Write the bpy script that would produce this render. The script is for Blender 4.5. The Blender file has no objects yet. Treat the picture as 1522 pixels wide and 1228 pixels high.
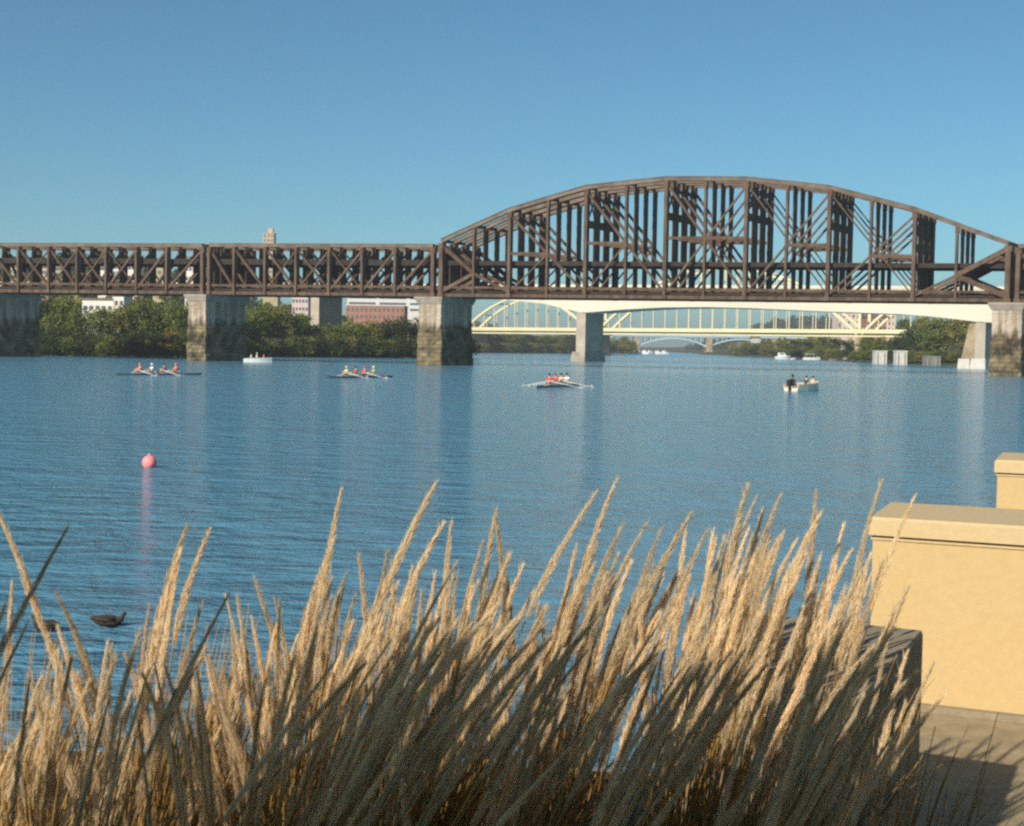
import bpy, math, random
from mathutils import Vector, Matrix, Euler
R = math.radians
rnd = random.Random(7)
sc = bpy.context.scene
COL = sc.collection
PI = math.pi

# ------------------------------------------------------------------ camera
EYE = 3.5
FPX = 2000.0
PITCH, ROLL = R(2.8), R(0.95)
Fv = Vector((0, math.cos(PITCH), -math.sin(PITCH)))
R0 = Vector((1, 0, 0)); U0 = Vector((0, math.sin(PITCH), math.cos(PITCH)))
Rv = R0*math.cos(ROLL) + U0*math.sin(ROLL)
Uv = U0*math.cos(ROLL) - R0*math.sin(ROLL)
C0 = Vector((0, 0, EYE))
cam = bpy.data.cameras.new('camera'); camo = bpy.data.objects.new('camera', cam); COL.objects.link(camo)
cam.sensor_width = 36; cam.lens = 36*FPX/1522; cam.clip_end = 20000; cam.clip_start = 0.05
M = Matrix((Rv, Uv, -Fv)).transposed().to_4x4(); M.translation = C0
camo.matrix_world = M
cam.dof.use_dof = True; cam.dof.focus_distance = 60; cam.dof.aperture_fstop = 15.0
sc.camera = camo

def ray(px, py):
    return Rv*((px-761)/FPX) + Uv*((614-py)/FPX) + Fv
def at(px, py, Y):
    d = ray(px, py); return C0 + d*(Y/d.y)
def onz(px, py, z):
    d = ray(px, py); return C0 + d*((z-EYE)/d.z)

# ------------------------------------------------------------------ light
SUN_AZ, SUN_EL = R(35), R(30.8)      # light travels towards (sin az, cos az)
w = bpy.data.worlds.new("World"); sc.world = w; w.use_nodes = True
nt = w.node_tree; bg = nt.nodes['Background']
sky = nt.nodes.new('ShaderNodeTexSky'); sky.sky_type = 'NISHITA'; sky.sun_disc = False
sky.sun_elevation = SUN_EL; sky.sun_rotation = PI + SUN_AZ
sky.altitude = 0; sky.air_density = 0.85; sky.dust_density = 0.6; sky.ozone_density = 8.0
tint = nt.nodes.new('ShaderNodeMix'); tint.data_type = 'RGBA'; tint.blend_type = 'MULTIPLY'; tint.inputs[0].default_value = 1.0
nt.links.new(sky.outputs[0], tint.inputs[6]); tint.inputs[7].default_value = (0.85, 1.035, 0.82, 1)
nt.links.new(tint.outputs[2], bg.inputs[0]); bg.inputs[1].default_value = 0.096
sl = bpy.data.lights.new('sun', 'SUN'); sl.energy = 5.0; sl.angle = R(0.6); sl.color = (1.0, 0.90, 0.74)
so = bpy.data.objects.new('sun', sl); COL.objects.link(so)
sd = Vector((math.sin(SUN_AZ)*math.cos(SUN_EL), math.cos(SUN_AZ)*math.cos(SUN_EL), -math.sin(SUN_EL)))
so.rotation_euler = sd.to_track_quat('-Z', 'Y').to_euler()
sc.view_settings.view_transform = 'Standard'; sc.view_settings.look = 'None'
sc.view_settings.exposure = 0.3; sc.view_settings.gamma = 1.0
sc.cycles.filter_width = 2.4
sc.cycles.sample_clamp_indirect = 2.0; sc.cycles.sample_clamp_direct = 8.0
sc.cycles.max_bounces = 10; sc.cycles.diffuse_bounces = 6; sc.cycles.caustics_reflective = False; sc.cycles.caustics_refractive = False
sc.cycles.use_denoising = False
sc.cycles.use_adaptive_sampling = True; sc.cycles.adaptive_threshold = 0.02; sc.cycles.adaptive_min_samples = 40

# ------------------------------------------------------------------ materials
def mat(name, c, rough=0.7, var=0.25, scale=2.0, c2=None, spec=0.3, bump=0.0, transl=0.0, coord='Object', stretch=None, metal=0.0, detail=6, rand=0.0):
    m = bpy.data.materials.new(name); m.use_nodes = True
    t = m.node_tree; b = t.nodes['Principled BSDF']
    b.inputs['Roughness'].default_value = rough
    b.inputs['Specular IOR Level'].default_value = spec
    b.inputs['Metallic'].default_value = metal
    tc = t.nodes.new('ShaderNodeTexCoord'); n = t.nodes.new('ShaderNodeTexNoise')
    n.inputs['Scale'].default_value = scale; n.inputs['Detail'].default_value = detail; n.inputs['Roughness'].default_value = 0.6
    src = tc.outputs[coord]
    if coord == 'World':
        pass
    if stretch:
        mp = t.nodes.new('ShaderNodeMapping'); mp.inputs['Scale'].default_value = stretch
        t.links.new(src, mp.inputs[0]); src = mp.outputs[0]
    t.links.new(src, n.inputs['Vector'])
    rp = t.nodes.new('ShaderNodeValToRGB')
    if c2 is None:
        c2 = tuple(x*(1-var) for x in c); c1 = tuple(min(1, x*(1+var)) for x in c)
    else:
        c1 = c
    rp.color_ramp.elements[0].position = 0.35; rp.color_ramp.elements[1].position = 0.65
    rp.color_ramp.elements[0].color = (*c2, 1); rp.color_ramp.elements[1].color = (*c1, 1)
    t.links.new(n.outputs[0], rp.inputs[0]); col = rp.outputs[0]
    if rand:
        oi = t.nodes.new('ShaderNodeObjectInfo'); mr = t.nodes.new('ShaderNodeMapRange'); mr.inputs[3].default_value = 1-rand; mr.inputs[4].default_value = 1.08
        t.links.new(oi.outputs['Random'], mr.inputs[0]); mxr = t.nodes.new('ShaderNodeMix'); mxr.data_type = 'RGBA'; mxr.blend_type = 'MULTIPLY'; mxr.inputs[0].default_value = 1.0
        t.links.new(col, mxr.inputs[6]); t.links.new(mr.outputs[0], mxr.inputs[7]); col = mxr.outputs[2]
    t.links.new(col, b.inputs['Base Color'])
    if bump:
        bm_ = t.nodes.new('ShaderNodeBump'); bm_.inputs['Strength'].default_value = bump; bm_.inputs['Distance'].default_value = 0.05
        t.links.new(n.outputs[0], bm_.inputs['Height']); t.links.new(bm_.outputs[0], b.inputs['Normal'])
    if transl:
        tr = t.nodes.new('ShaderNodeBsdfTranslucent'); t.links.new(col, tr.inputs[0])
        mx = t.nodes.new('ShaderNodeMixShader'); mx.inputs[0].default_value = transl
        t.links.new(b.outputs[0], mx.inputs[1]); t.links.new(tr.outputs[0], mx.inputs[2])
        t.links.new(mx.outputs[0], t.nodes['Material Output'].inputs[0])
    m['ramp'] = rp.name
    return m

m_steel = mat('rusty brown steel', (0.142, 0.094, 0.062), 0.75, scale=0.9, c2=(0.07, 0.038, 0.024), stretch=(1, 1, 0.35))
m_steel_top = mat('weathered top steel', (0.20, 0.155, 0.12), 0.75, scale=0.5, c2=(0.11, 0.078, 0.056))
m_deck = mat('dark rail deck', (0.04, 0.03, 0.024), 0.9, scale=1.0)
m_conc_cap = mat('pale pier concrete', (0.42, 0.36, 0.30), 0.9, scale=0.5, c2=(0.27, 0.22, 0.18), bump=0.3)
m_stone = mat('weathered pier stone', (0.235, 0.18, 0.095), 0.95, scale=0.9, c2=(0.04, 0.03, 0.018), bump=0.6, detail=10)
def pier_mat():
    m = bpy.data.materials.new('pier masonry'); m.use_nodes = True; t = m.node_tree; b = t.nodes['Principled BSDF']; b.inputs['Roughness'].default_value = 0.95
    N = t.nodes.new; L = t.links.new
    g = N('ShaderNodeNewGeometry'); sp = N('ShaderNodeSeparateXYZ'); L(g.outputs['Position'], sp.inputs[0])
    u = N('ShaderNodeMath'); u.operation = 'ADD'; L(sp.outputs[0], u.inputs[0]); L(sp.outputs[1], u.inputs[1])
    cb = N('ShaderNodeCombineXYZ'); L(u.outputs[0], cb.inputs[0]); L(sp.outputs[2], cb.inputs[1])
    br = N('ShaderNodeTexBrick'); L(cb.outputs[0], br.inputs['Vector']); br.inputs['Scale'].default_value = 1.0
    br.inputs['Brick Width'].default_value = 1.7; br.inputs['Row Height'].default_value = 0.75; br.inputs['Mortar Size'].default_value = 0.05
    br.inputs['Color1'].default_value = (1, 1, 1, 1); br.inputs['Color2'].default_value = (0.62, 0.62, 0.62, 1); br.inputs['Mortar'].default_value = (0.28, 0.28, 0.28, 1)
    n1 = N('ShaderNodeTexNoise'); n1.inputs['Scale'].default_value = 0.55; n1.inputs['Detail'].default_value = 9; L(g.outputs['Position'], n1.inputs['Vector'])
    mp = N('ShaderNodeMapping'); mp.inputs['Scale'].default_value = (1.2, 1.2, 0.12); L(g.outputs['Position'], mp.inputs[0])
    n2 = N('ShaderNodeTexNoise'); n2.inputs['Scale'].default_value = 0.9; n2.inputs['Detail'].default_value = 6; L(mp.outputs[0], n2.inputs['Vector'])
    def ramp(src, p0, c0, p1, c1):
        r = N('ShaderNodeValToRGB'); e = r.color_ramp.elements; e[0].position = p0; e[0].color = (*c0, 1); e[1].position = p1; e[1].color = (*c1, 1); L(src, r.inputs[0]); return r.outputs[0]
    stone = ramp(n1.outputs[0], 0.36, (0.05, 0.038, 0.022), 0.66, (0.29, 0.225, 0.125))
    mul = N('ShaderNodeMix'); mul.data_type = 'RGBA'; mul.blend_type = 'MULTIPLY'; mul.inputs[0].default_value = 0.9; L(stone, mul.inputs[6]); L(br.outputs[0], mul.inputs[7])
    conc = ramp(n2.outputs[0], 0.35, (0.22, 0.165, 0.12), 0.6, (0.49, 0.395, 0.31))
    # weathering line: concrete repair above, bare stone below, with a ragged edge and drips
    a = N('ShaderNodeMath'); a.operation = 'MULTIPLY_ADD'; a.inputs[1].default_value = 5.0; L(n2.outputs[0], a.inputs[0]); L(sp.outputs[2], a.inputs[2])
    f = N('ShaderNodeMapRange'); f.inputs[1].default_value = 9.3; f.inputs[2].default_value = 10.6; L(a.outputs[0], f.inputs[0])
    mx = N('ShaderNodeMix'); mx.data_type = 'RGBA'; L(f.outputs[0], mx.inputs[0]); L(mul.outputs[2], mx.inputs[6]); L(conc, mx.inputs[7])
    L(mx.outputs[2], b.inputs['Base Color'])
    bu = N('ShaderNodeBump'); bu.inputs['Strength'].default_value = 0.6; bu.inputs['Distance'].default_value = 0.08; L(n1.outputs[0], bu.inputs['Height']); L(bu.outputs[0], b.inputs['Normal'])
    return m
m_pier = pier_mat()
m_white = mat('cream bridge paint', (0.66, 0.60, 0.49), 0.8, var=0.05, scale=0.05)
m_white_pier = mat('cream pier concrete', (0.48, 0.42, 0.34), 0.85, scale=0.3, c2=(0.36, 0.31, 0.25))
m_yellow = mat('pale yellow bridge paint', (0.68, 0.62, 0.40), 0.7, var=0.06, scale=0.1)
m_yellow_deck = mat('cream yellow deck fascia', (0.70, 0.63, 0.38), 0.7, var=0.06, scale=0.1)
m_blue = mat('pale blue bridge paint', (0.42, 0.56, 0.66), 0.7, var=0.06, scale=0.1)
m_tanpier = mat('sandstone bridge pier', (0.46, 0.36, 0.24), 0.9, scale=0.4, c2=(0.26, 0.2, 0.13))
m_bark = mat('bark', (0.10, 0.075, 0.05), 0.9, scale=3)
LEAF = {
 'green': mat('green leaves', (0.22, 0.265, 0.05), 0.6, scale=0.35, c2=(0.055, 0.08, 0.015), transl=0.3),
 'deep': mat('deep green leaves', (0.06, 0.085, 0.02), 0.6, scale=0.35, c2=(0.02, 0.034, 0.01), transl=0.2),
 'olive': mat('olive leaves', (0.30, 0.285, 0.06), 0.6, scale=0.35, c2=(0.10, 0.11, 0.025), transl=0.3),
 'autumn': mat('autumn leaves', (0.32, 0.17, 0.03), 0.6, scale=0.5, c2=(0.16, 0.13, 0.025), transl=0.25)}
m_plume = mat('straw plume', (0.95, 0.795, 0.55), 0.8, scale=6, c2=(0.85, 0.685, 0.44), transl=0.42, spec=0.2, rand=0.28)
m_stem = mat('golden stem', (0.50, 0.31, 0.095), 0.6, scale=5, c2=(0.28, 0.155, 0.045), transl=0.15)
m_blade = mat('dry grass blade', (0.34, 0.22, 0.075), 0.7, scale=4, c2=(0.16, 0.10, 0.035), transl=0.25)
m_wall = mat('warm yellow cast stone', (0.52, 0.38, 0.19), 0.9, scale=30, c2=(0.485, 0.352, 0.172), bump=0.08, detail=12)
m_wallcap = mat('cast stone coping', (0.54, 0.415, 0.235), 0.9, scale=30, c2=(0.50, 0.38, 0.21), bump=0.08, detail=12)
m_block = mat('grey brown stone block', (0.29, 0.24, 0.165), 0.9, scale=18, c2=(0.23, 0.185, 0.125), bump=0.15, detail=12)
m_pave = mat('buff concrete paving', (0.33, 0.265, 0.17), 0.9, scale=9, c2=(0.25, 0.2, 0.125), bump=0.2, detail=12)
m_soil = mat('dark soil', (0.06, 0.042, 0.026), 1.0, scale=12, bump=0.5)
m_retain = mat('river wall concrete', (0.30, 0.27, 0.22), 0.9, scale=1.5, bump=0.2)
m_brick = mat('red brick', (0.40, 0.20, 0.135), 0.9, scale=0.4, c2=(0.32, 0.15, 0.10))
m_glass = mat('window glass', (0.10, 0.13, 0.16), 0.15, var=0.1, spec=0.6)
m_palebld = mat('pale building panel', (0.66, 0.64, 0.62), 0.7, var=0.05, scale=0.1)
m_pinkbld = mat('pinkish building wall', (0.62, 0.50, 0.46), 0.8, var=0.08, scale=0.2)
m_whitewall = mat('white house wall', (0.74, 0.70, 0.64), 0.8, var=0.06, scale=0.3)
m_ochre = mat('ochre house wall', (0.42, 0.36, 0.22), 0.8, var=0.1, scale=0.3)
m_roof = mat('grey shingle roof', (0.16, 0.14, 0.13), 0.9, scale=1.0)
m_tower = mat('tan tower masonry', (0.52, 0.38, 0.28), 0.85, var=0.1, scale=0.1)
m_boatwhite = mat('white gelcoat', (0.82, 0.82, 0.80), 0.3, var=0.03, spec=0.5)
m_cream = mat('cream hull', (0.74, 0.66, 0.50), 0.4, var=0.06, spec=0.5)
m_black = mat('black plastic', (0.02, 0.02, 0.022), 0.5, var=0.1)
m_shell = mat('dark shell hull', (0.09, 0.11, 0.13), 0.25, var=0.1, spec=0.6)
m_oar = mat('pale oar', (0.66, 0.63, 0.58), 0.4, var=0.04)
m_skin = mat('skin', (0.55, 0.33, 0.23), 0.6, var=0.08)
m_skin_d = mat('deep skin', (0.13, 0.075, 0.05), 0.6, var=0.08)
m_hair = mat('dark hair', (0.03, 0.02, 0.015), 0.7, var=0.2)
m_cloth = {k: mat(k+' shirt cloth', c, 0.85, var=0.12, scale=8) for k, c in dict(
   orange=(0.85, 0.20, 0.035), red=(0.62, 0.035, 0.035), darkred=(0.32, 0.03, 0.03), white=(0.80, 0.80, 0.78), yellow=(0.75, 0.58, 0.12),
   green=(0.20, 0.45, 0.25), tan=(0.62, 0.45, 0.32), black=(0.025, 0.025, 0.03), navy=(0.04, 0.05, 0.09), coral=(0.78, 0.16, 0.09)).items()}
m_buoy = mat('pink red buoy plastic', (0.92, 0.27, 0.27), 0.4, var=0.06)
m_duck = mat('brown duck feathers', (0.065, 0.05, 0.04), 0.8, scale=25, c2=(0.03, 0.02, 0.016))
m_bill = mat('olive bill', (0.25, 0.19, 0.05), 0.5)
m_block_far = mat('pale mooring concrete', (0.60, 0.58, 0.53), 0.9, scale=0.6, c2=(0.50, 0.47, 0.43))
m_block_tan = mat('tan mooring concrete', (0.42, 0.33, 0.24), 0.9, scale=0.6, c2=(0.34, 0.27, 0.2))
m_block_grey = mat('grey mooring concrete', (0.24, 0.24, 0.21), 0.9, scale=0.6, c2=(0.17, 0.17, 0.15))

# ground material: slope/height mix of scrub green and brown soil
m_ground = mat('river bank ground', (0.075, 0.085, 0.03), 1.0, scale=0.08, c2=(0.04, 0.042, 0.02), coord='Object')

# water
def water_mat():
    m = bpy.data.materials.new('river water'); m.use_nodes = True
    t = m.node_tree; b = t.nodes['Principled BSDF']
    b.inputs['Base Color'].default_value = (0.088, 0.235, 0.345, 1)
    b.inputs['Roughness'].default_value = 0.13; b.inputs['IOR'].default_value = 1.30
    tc = t.nodes.new('ShaderNodeTexCoord')
    def nz(scale, sx, sy, detail, rot):
        mp = t.nodes.new('ShaderNodeMapping'); mp.inputs['Scale'].default_value = (sx, sy, 1); mp.inputs['Rotation'].default_value = (0, 0, R(rot))
        t.links.new(tc.outputs['Object'], mp.inputs[0])
        n = t.nodes.new('ShaderNodeTexNoise'); n.inputs['Scale'].default_value = scale; n.inputs['Detail'].default_value = detail; n.inputs['Roughness'].default_value = 0.6
        t.links.new(mp.outputs[0], n.inputs['Vector']); return n.outputs[0]
    a = nz(1.3, 0.55, 1.0, 5, 12); c = nz(0.22, 0.35, 1.0, 4, -8); f_ = nz(4.5, 0.5, 1.0, 3, 5)
    wind = nz(0.022, 0.35, 1.0, 3, 15)
    mr = t.nodes.new('ShaderNodeMapRange'); mr.inputs[1].default_value = 0.38; mr.inputs[2].default_value = 0.62; mr.inputs[3].default_value = 0.45; mr.inputs[4].default_value = 1.0
    sp = t.nodes.new('ShaderNodeSeparateXYZ'); t.links.new(tc.outputs['Object'], sp.inputs[0])
    sh = t.nodes.new('ShaderNodeMapRange'); sh.inputs[1].default_value = 15; sh.inputs[2].default_value = 230; sh.inputs[3].default_value = 1.0; sh.inputs[4].default_value = 0.35
    t.links.new(sp.outputs[1], sh.inputs[0]); ml = t.nodes.new('ShaderNodeMath'); ml.operation = 'MULTIPLY'
    t.links.new(mr.outputs[0], ml.inputs[0]); t.links.new(sh.outputs[0], ml.inputs[1])
    t.links.new(wind, mr.inputs[0])
    def bump(h, dist, prev=None):
        bp_ = t.nodes.new('ShaderNodeBump'); bp_.inputs['Distance'].default_value = dist
        t.links.new(ml.outputs[0], bp_.inputs['Strength'])
        t.links.new(h, bp_.inputs['Height'])
        if prev: t.links.new(prev, bp_.inputs['Normal'])
        return bp_.outputs[0]
    n1 = bump(c, 1.3); n2 = bump(a, 1.15, n1); n2 = bump(f_, 0.14, n2)
    t.links.new(n2, b.inputs['Normal'])
    return m
m_water = water_mat()

# ------------------------------------------------------------------ mesh builder
class MB:
    def __init__(s): s.v = []; s.f = []
    def quad(s, a, b, c, d):
        n = len(s.v); s.v += [tuple(a), tuple(b), tuple(c), tuple(d)]; s.f.append((n, n+1, n+2, n+3))
    def tri(s, a, b, c):
        n = len(s.v); s.v += [tuple(a), tuple(b), tuple(c)]; s.f.append((n, n+1, n+2))
    def hexa(s, p):     # 8 points: bottom 4 ccw, top 4
        n = len(s.v); s.v += [tuple(q) for q in p]
        for q in ((3,2,1,0),(4,5,6,7),(0,1,5,4),(1,2,6,5),(2,3,7,6),(3,0,4,7)): s.f.append(tuple(n+i for i in q))
        return s
    def box(s, o, ex, ey, ez):
        """o = corner, ex ey ez edge vectors"""
        o, ex, ey, ez = map(Vector, (o, ex, ey, ez))
        return s.hexa([o, o+ex, o+ex+ey, o+ey, o+ez, o+ex+ez, o+ex+ey+ez, o+ey+ez])
    def cbox(s, c, sx, sy, sz, rz=0.0):
        ux = Vector((math.cos(rz), math.sin(rz), 0)); uy = Vector((-math.sin(rz), math.cos(rz), 0)); c = Vector(c)
        return s.box(c-ux*sx/2-uy*sy/2, ux*sx, uy*sy, (0, 0, sz))
    def bar(s, p, q, wd, dp, side):
        """bar p->q; wd measured in the plane normal to 'side', dp along side"""
        p, q, side = Vector(p), Vector(q), Vector(side).normalized()
        ax = (q-p).normalized(); u = ax.cross(side).normalized()*wd/2; v = side*dp/2
        return s.hexa([p-u-v, p+u-v, p+u+v, p-u+v, q-u-v, q+u-v, q+u+v, q-u+v])
    def tube(s, pts, rad, n=6, cap=True):
        pts = [Vector(p) for p in pts]; rings = []
        for i, p in enumerate(pts):
            ax = (pts[min(i+1, len(pts)-1)]-pts[max(i-1, 0)]).normalized()
            a = Vector((0, 0, 1)) if abs(ax.z) < 0.9 else Vector((1, 0, 0))
            u = ax.cross(a).normalized(); v = ax.cross(u)
            r = rad[i] if isinstance(rad, (list, tuple)) else rad
            b = len(s.v)
            for k in range(n):
                an = 2*PI*k/n; s.v.append(tuple(p+u*r*math.cos(an)+v*r*math.sin(an)))
            rings.append(b)
        for a, b in zip(rings, rings[1:]):
            for k in range(n): s.f.append((a+k, a+(k+1) % n, b+(k+1) % n, b+k))
        if cap:
            s.f.append(tuple(rings[0]+k for k in range(n-1, -1, -1))); s.f.append(tuple(rings[-1]+k for k in range(n)))
        return s
    def lathe(s, prof, n=16, c=(0, 0, 0)):
        c = Vector(c); rings = []
        for r, z in prof:
            b = len(s.v); rings.append(b)
            for k in range(n): s.v.append((c.x+r*math.cos(2*PI*k/n), c.y+r*math.sin(2*PI*k/n), c.z+z))
        for a, b in zip(rings, rings[1:]):
            for k in range(n): s.f.append((a+k, a+(k+1) % n, b+(k+1) % n, b+k))
        s.f.append(tuple(rings[0]+k for k in range(n-1, -1, -1))); s.f.append(tuple(rings[-1]+k for k in range(n)))
        return s
    def loft(s, secs, closed=True, cap=True):
        bs = []
        for sec in secs:
            bs.append(len(s.v)); s.v += [tuple(p) for p in sec]
        n = len(secs[0])
        for a, b in zip(bs, bs[1:]):
            for k in range(n if closed else n-1): s.f.append((a+k, a+(k+1) % n, b+(k+1) % n, b+k))
        if cap:
            s.f.append(tuple(bs[0]+k for k in range(n-1, -1, -1))); s.f.append(tuple(bs[-1]+k for k in range(n)))
        return s
    def mesh(s, name, m, smooth=False):
        me = bpy.data.meshes.new(name); me.from_pydata(s.v, [], s.f)
        if m: me.materials.append(m)
        if smooth: me.polygons.foreach_set('use_smooth', [True]*len(me.polygons))
        me.update(); return me
    def build(s, name, m, parent=None, smooth=False):
        return link(name, s.mesh(name, m, smooth), parent)

def link(name, me, parent=None):
    o = bpy.data.objects.new(name, me); COL.objects.link(o)
    if parent:
        o.parent = parent
    return o
def world_part(o, parent):
    """parts built in world coordinates under an Empty standing somewhere else"""
    o.parent = parent; o.matrix_parent_inverse = parent.matrix_basis.inverted(); return o
def tag(o, label, cat, group=None, kind=None):
    if label: o['label'] = label
    if cat: o['category'] = cat
    if group: o['group'] = group
    if kind: o['kind'] = kind
    return o
def thing(name, loc, label, cat, group=None, rz=0.0):
    o = bpy.data.objects.new(name, None); COL.objects.link(o); o.empty_display_size = 0.3
    o.location = loc; o.rotation_euler = (0, 0, rz)
    return tag(o, label, cat, group)
def wp(mb, name, m, parent, smooth=False):
    return world_part(mb.build(name, m, None, smooth), parent)
def structure(o): o['kind'] = 'structure'; return o
def copy_tree(o, parent=None):
    c = o.copy(); COL.objects.link(c)
    if parent: c.parent = parent
    for ch in list(o.children): copy_tree(ch, c)
    return c

# ------------------------------------------------------------------ river & terrain
LEFT = [(-900, 262), (-420, 285), (-150, 290), (-98, 296), (-78, 316), (-60, 342), (-40, 358), (-20, 374), (-15, 430), (-24, 760), (45, 950), (100, 1180), (120, 1500), (60, 2400)]
RIGHT = [(260, 2400), (205, 1500), (158, 1150), (150, 850), (146, 650), (128, 480), (139, 430), (152, 395), (190, 320), (260, 210), (330, 60), (420, -300)]
RIVER = LEFT + RIGHT + [(-900, -300)]
def seg_d(x, y, pts):
    best = 1e18
    for (ax, ay), (bx, by) in zip(pts, pts[1:]):
        dx, dy = bx-ax, by-ay; t = ((x-ax)*dx+(y-ay)*dy)/(dx*dx+dy*dy); t = 0 if t < 0 else 1 if t > 1 else t
        d = (ax+t*dx-x)**2+(ay+t*dy-y)**2
        if d < best: best = d
    return math.sqrt(best)
def inside(x, y, poly):
    r = False; j = len(poly)-1
    for i in range(len(poly)):
        xi, yi = poly[i]; xj, yj = poly[j]
        if (yi > y) != (yj > y) and x < (xj-xi)*(y-yi)/(yj-yi)+xi: r = not r
        j = i
    return r
def sstep(a, b, x):
    t = max(0, min(1, (x-a)/(b-a))); return t*t*(3-2*t)
def th(x, y):
    d = min(seg_d(x, y, LEFT), seg_d(x, y, RIGHT))
    if inside(x, y, RIVER): d = -d
    if d < 0: return max(-2.0, d*0.4)
    h = min(2.0, d*0.35) + 3.0*sstep(6, 60, d)
    f = sstep(20, 160, d)
    h += f*(30*math.exp(-((x+190)/95)**2-((y-640)/170)**2))
    h += f*46*math.exp(-((x-95)/95)**2-((y-2150)/350)**2)
    h += f*44*math.exp(-((x-430)/150)**2-((y-2000)/400)**2)
    h += f*30*math.exp(-((x+80)/120)**2-((y-2200)/400)**2)
    h += f*22*math.exp(-((x-330)/120)**2-((y-760)/200)**2)
    return h
def build_terrain():
    mb = MB(); NA, NR = 200, 120
    rad = [255*(5200/255)**(i/(NR-1)) for i in range(NR)]
    for i in range(NR):
        for j in range(NA):
            a = R(-42+84*j/(NA-1)); x, y = rad[i]*math.sin(a)/math.cos(R(0)), rad[i]*math.cos(a)
            mb.v.append((x, y, th(x, y)))
    for i in range(NR-1):
        for j in range(NA-1):
            k = i*NA+j; mb.f.append((k, k+1, k+NA+1, k+NA))
    o = mb.build('terrain', m_ground, None, True); structure(o)
build_terrain()
wm = MB(); S = 9000
wm.quad((-S, -200, 0), (S, -200, 0), (S, S, 0), (-S, S, 0))
structure(wm.build('river_water', m_water))
bed = MB(); bed.quad((-S, -400, -3), (S, -400, -3), (S, S, -3), (-S, S, -3))
structure(bed.build('river_bed', m_soil))

# ------------------------------------------------------------------ railway bridge
A = at(656, 441, 243); B = at(1497, 450, 226)
E = Vector((B.x-A.x, B.y-A.y, 0)).normalized()
T = Vector((math.sin(R(31.8)), math.cos(R(31.8)), 0))
ZB = 12.35
def sx(px, py=440):
    d = ray(px, py)              # C + t d = A + s E (plan)
    det = d.x*(-E.y)+E.x*d.y
    return (d.x*A.y-d.y*A.x)/(-(d.x*E.y-d.y*E.x))
def bp(s, wv, z):
    p = Vector((A.x, A.y, 0)) + E*s + T*wv; return Vector((p.x, p.y, z))
def zpx(px, py):
    s = sx(px, py); Y = (Vector((A.x, A.y, 0))+E*s).y
    return at(px, py, Y).z
WT = [0.0, 3.75, 7.5, 11.25]
UP = 18.75     # upper deck

def truss_bar(parent, name, mb, m=None): return mb.build(name, m or m_steel, parent)

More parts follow.
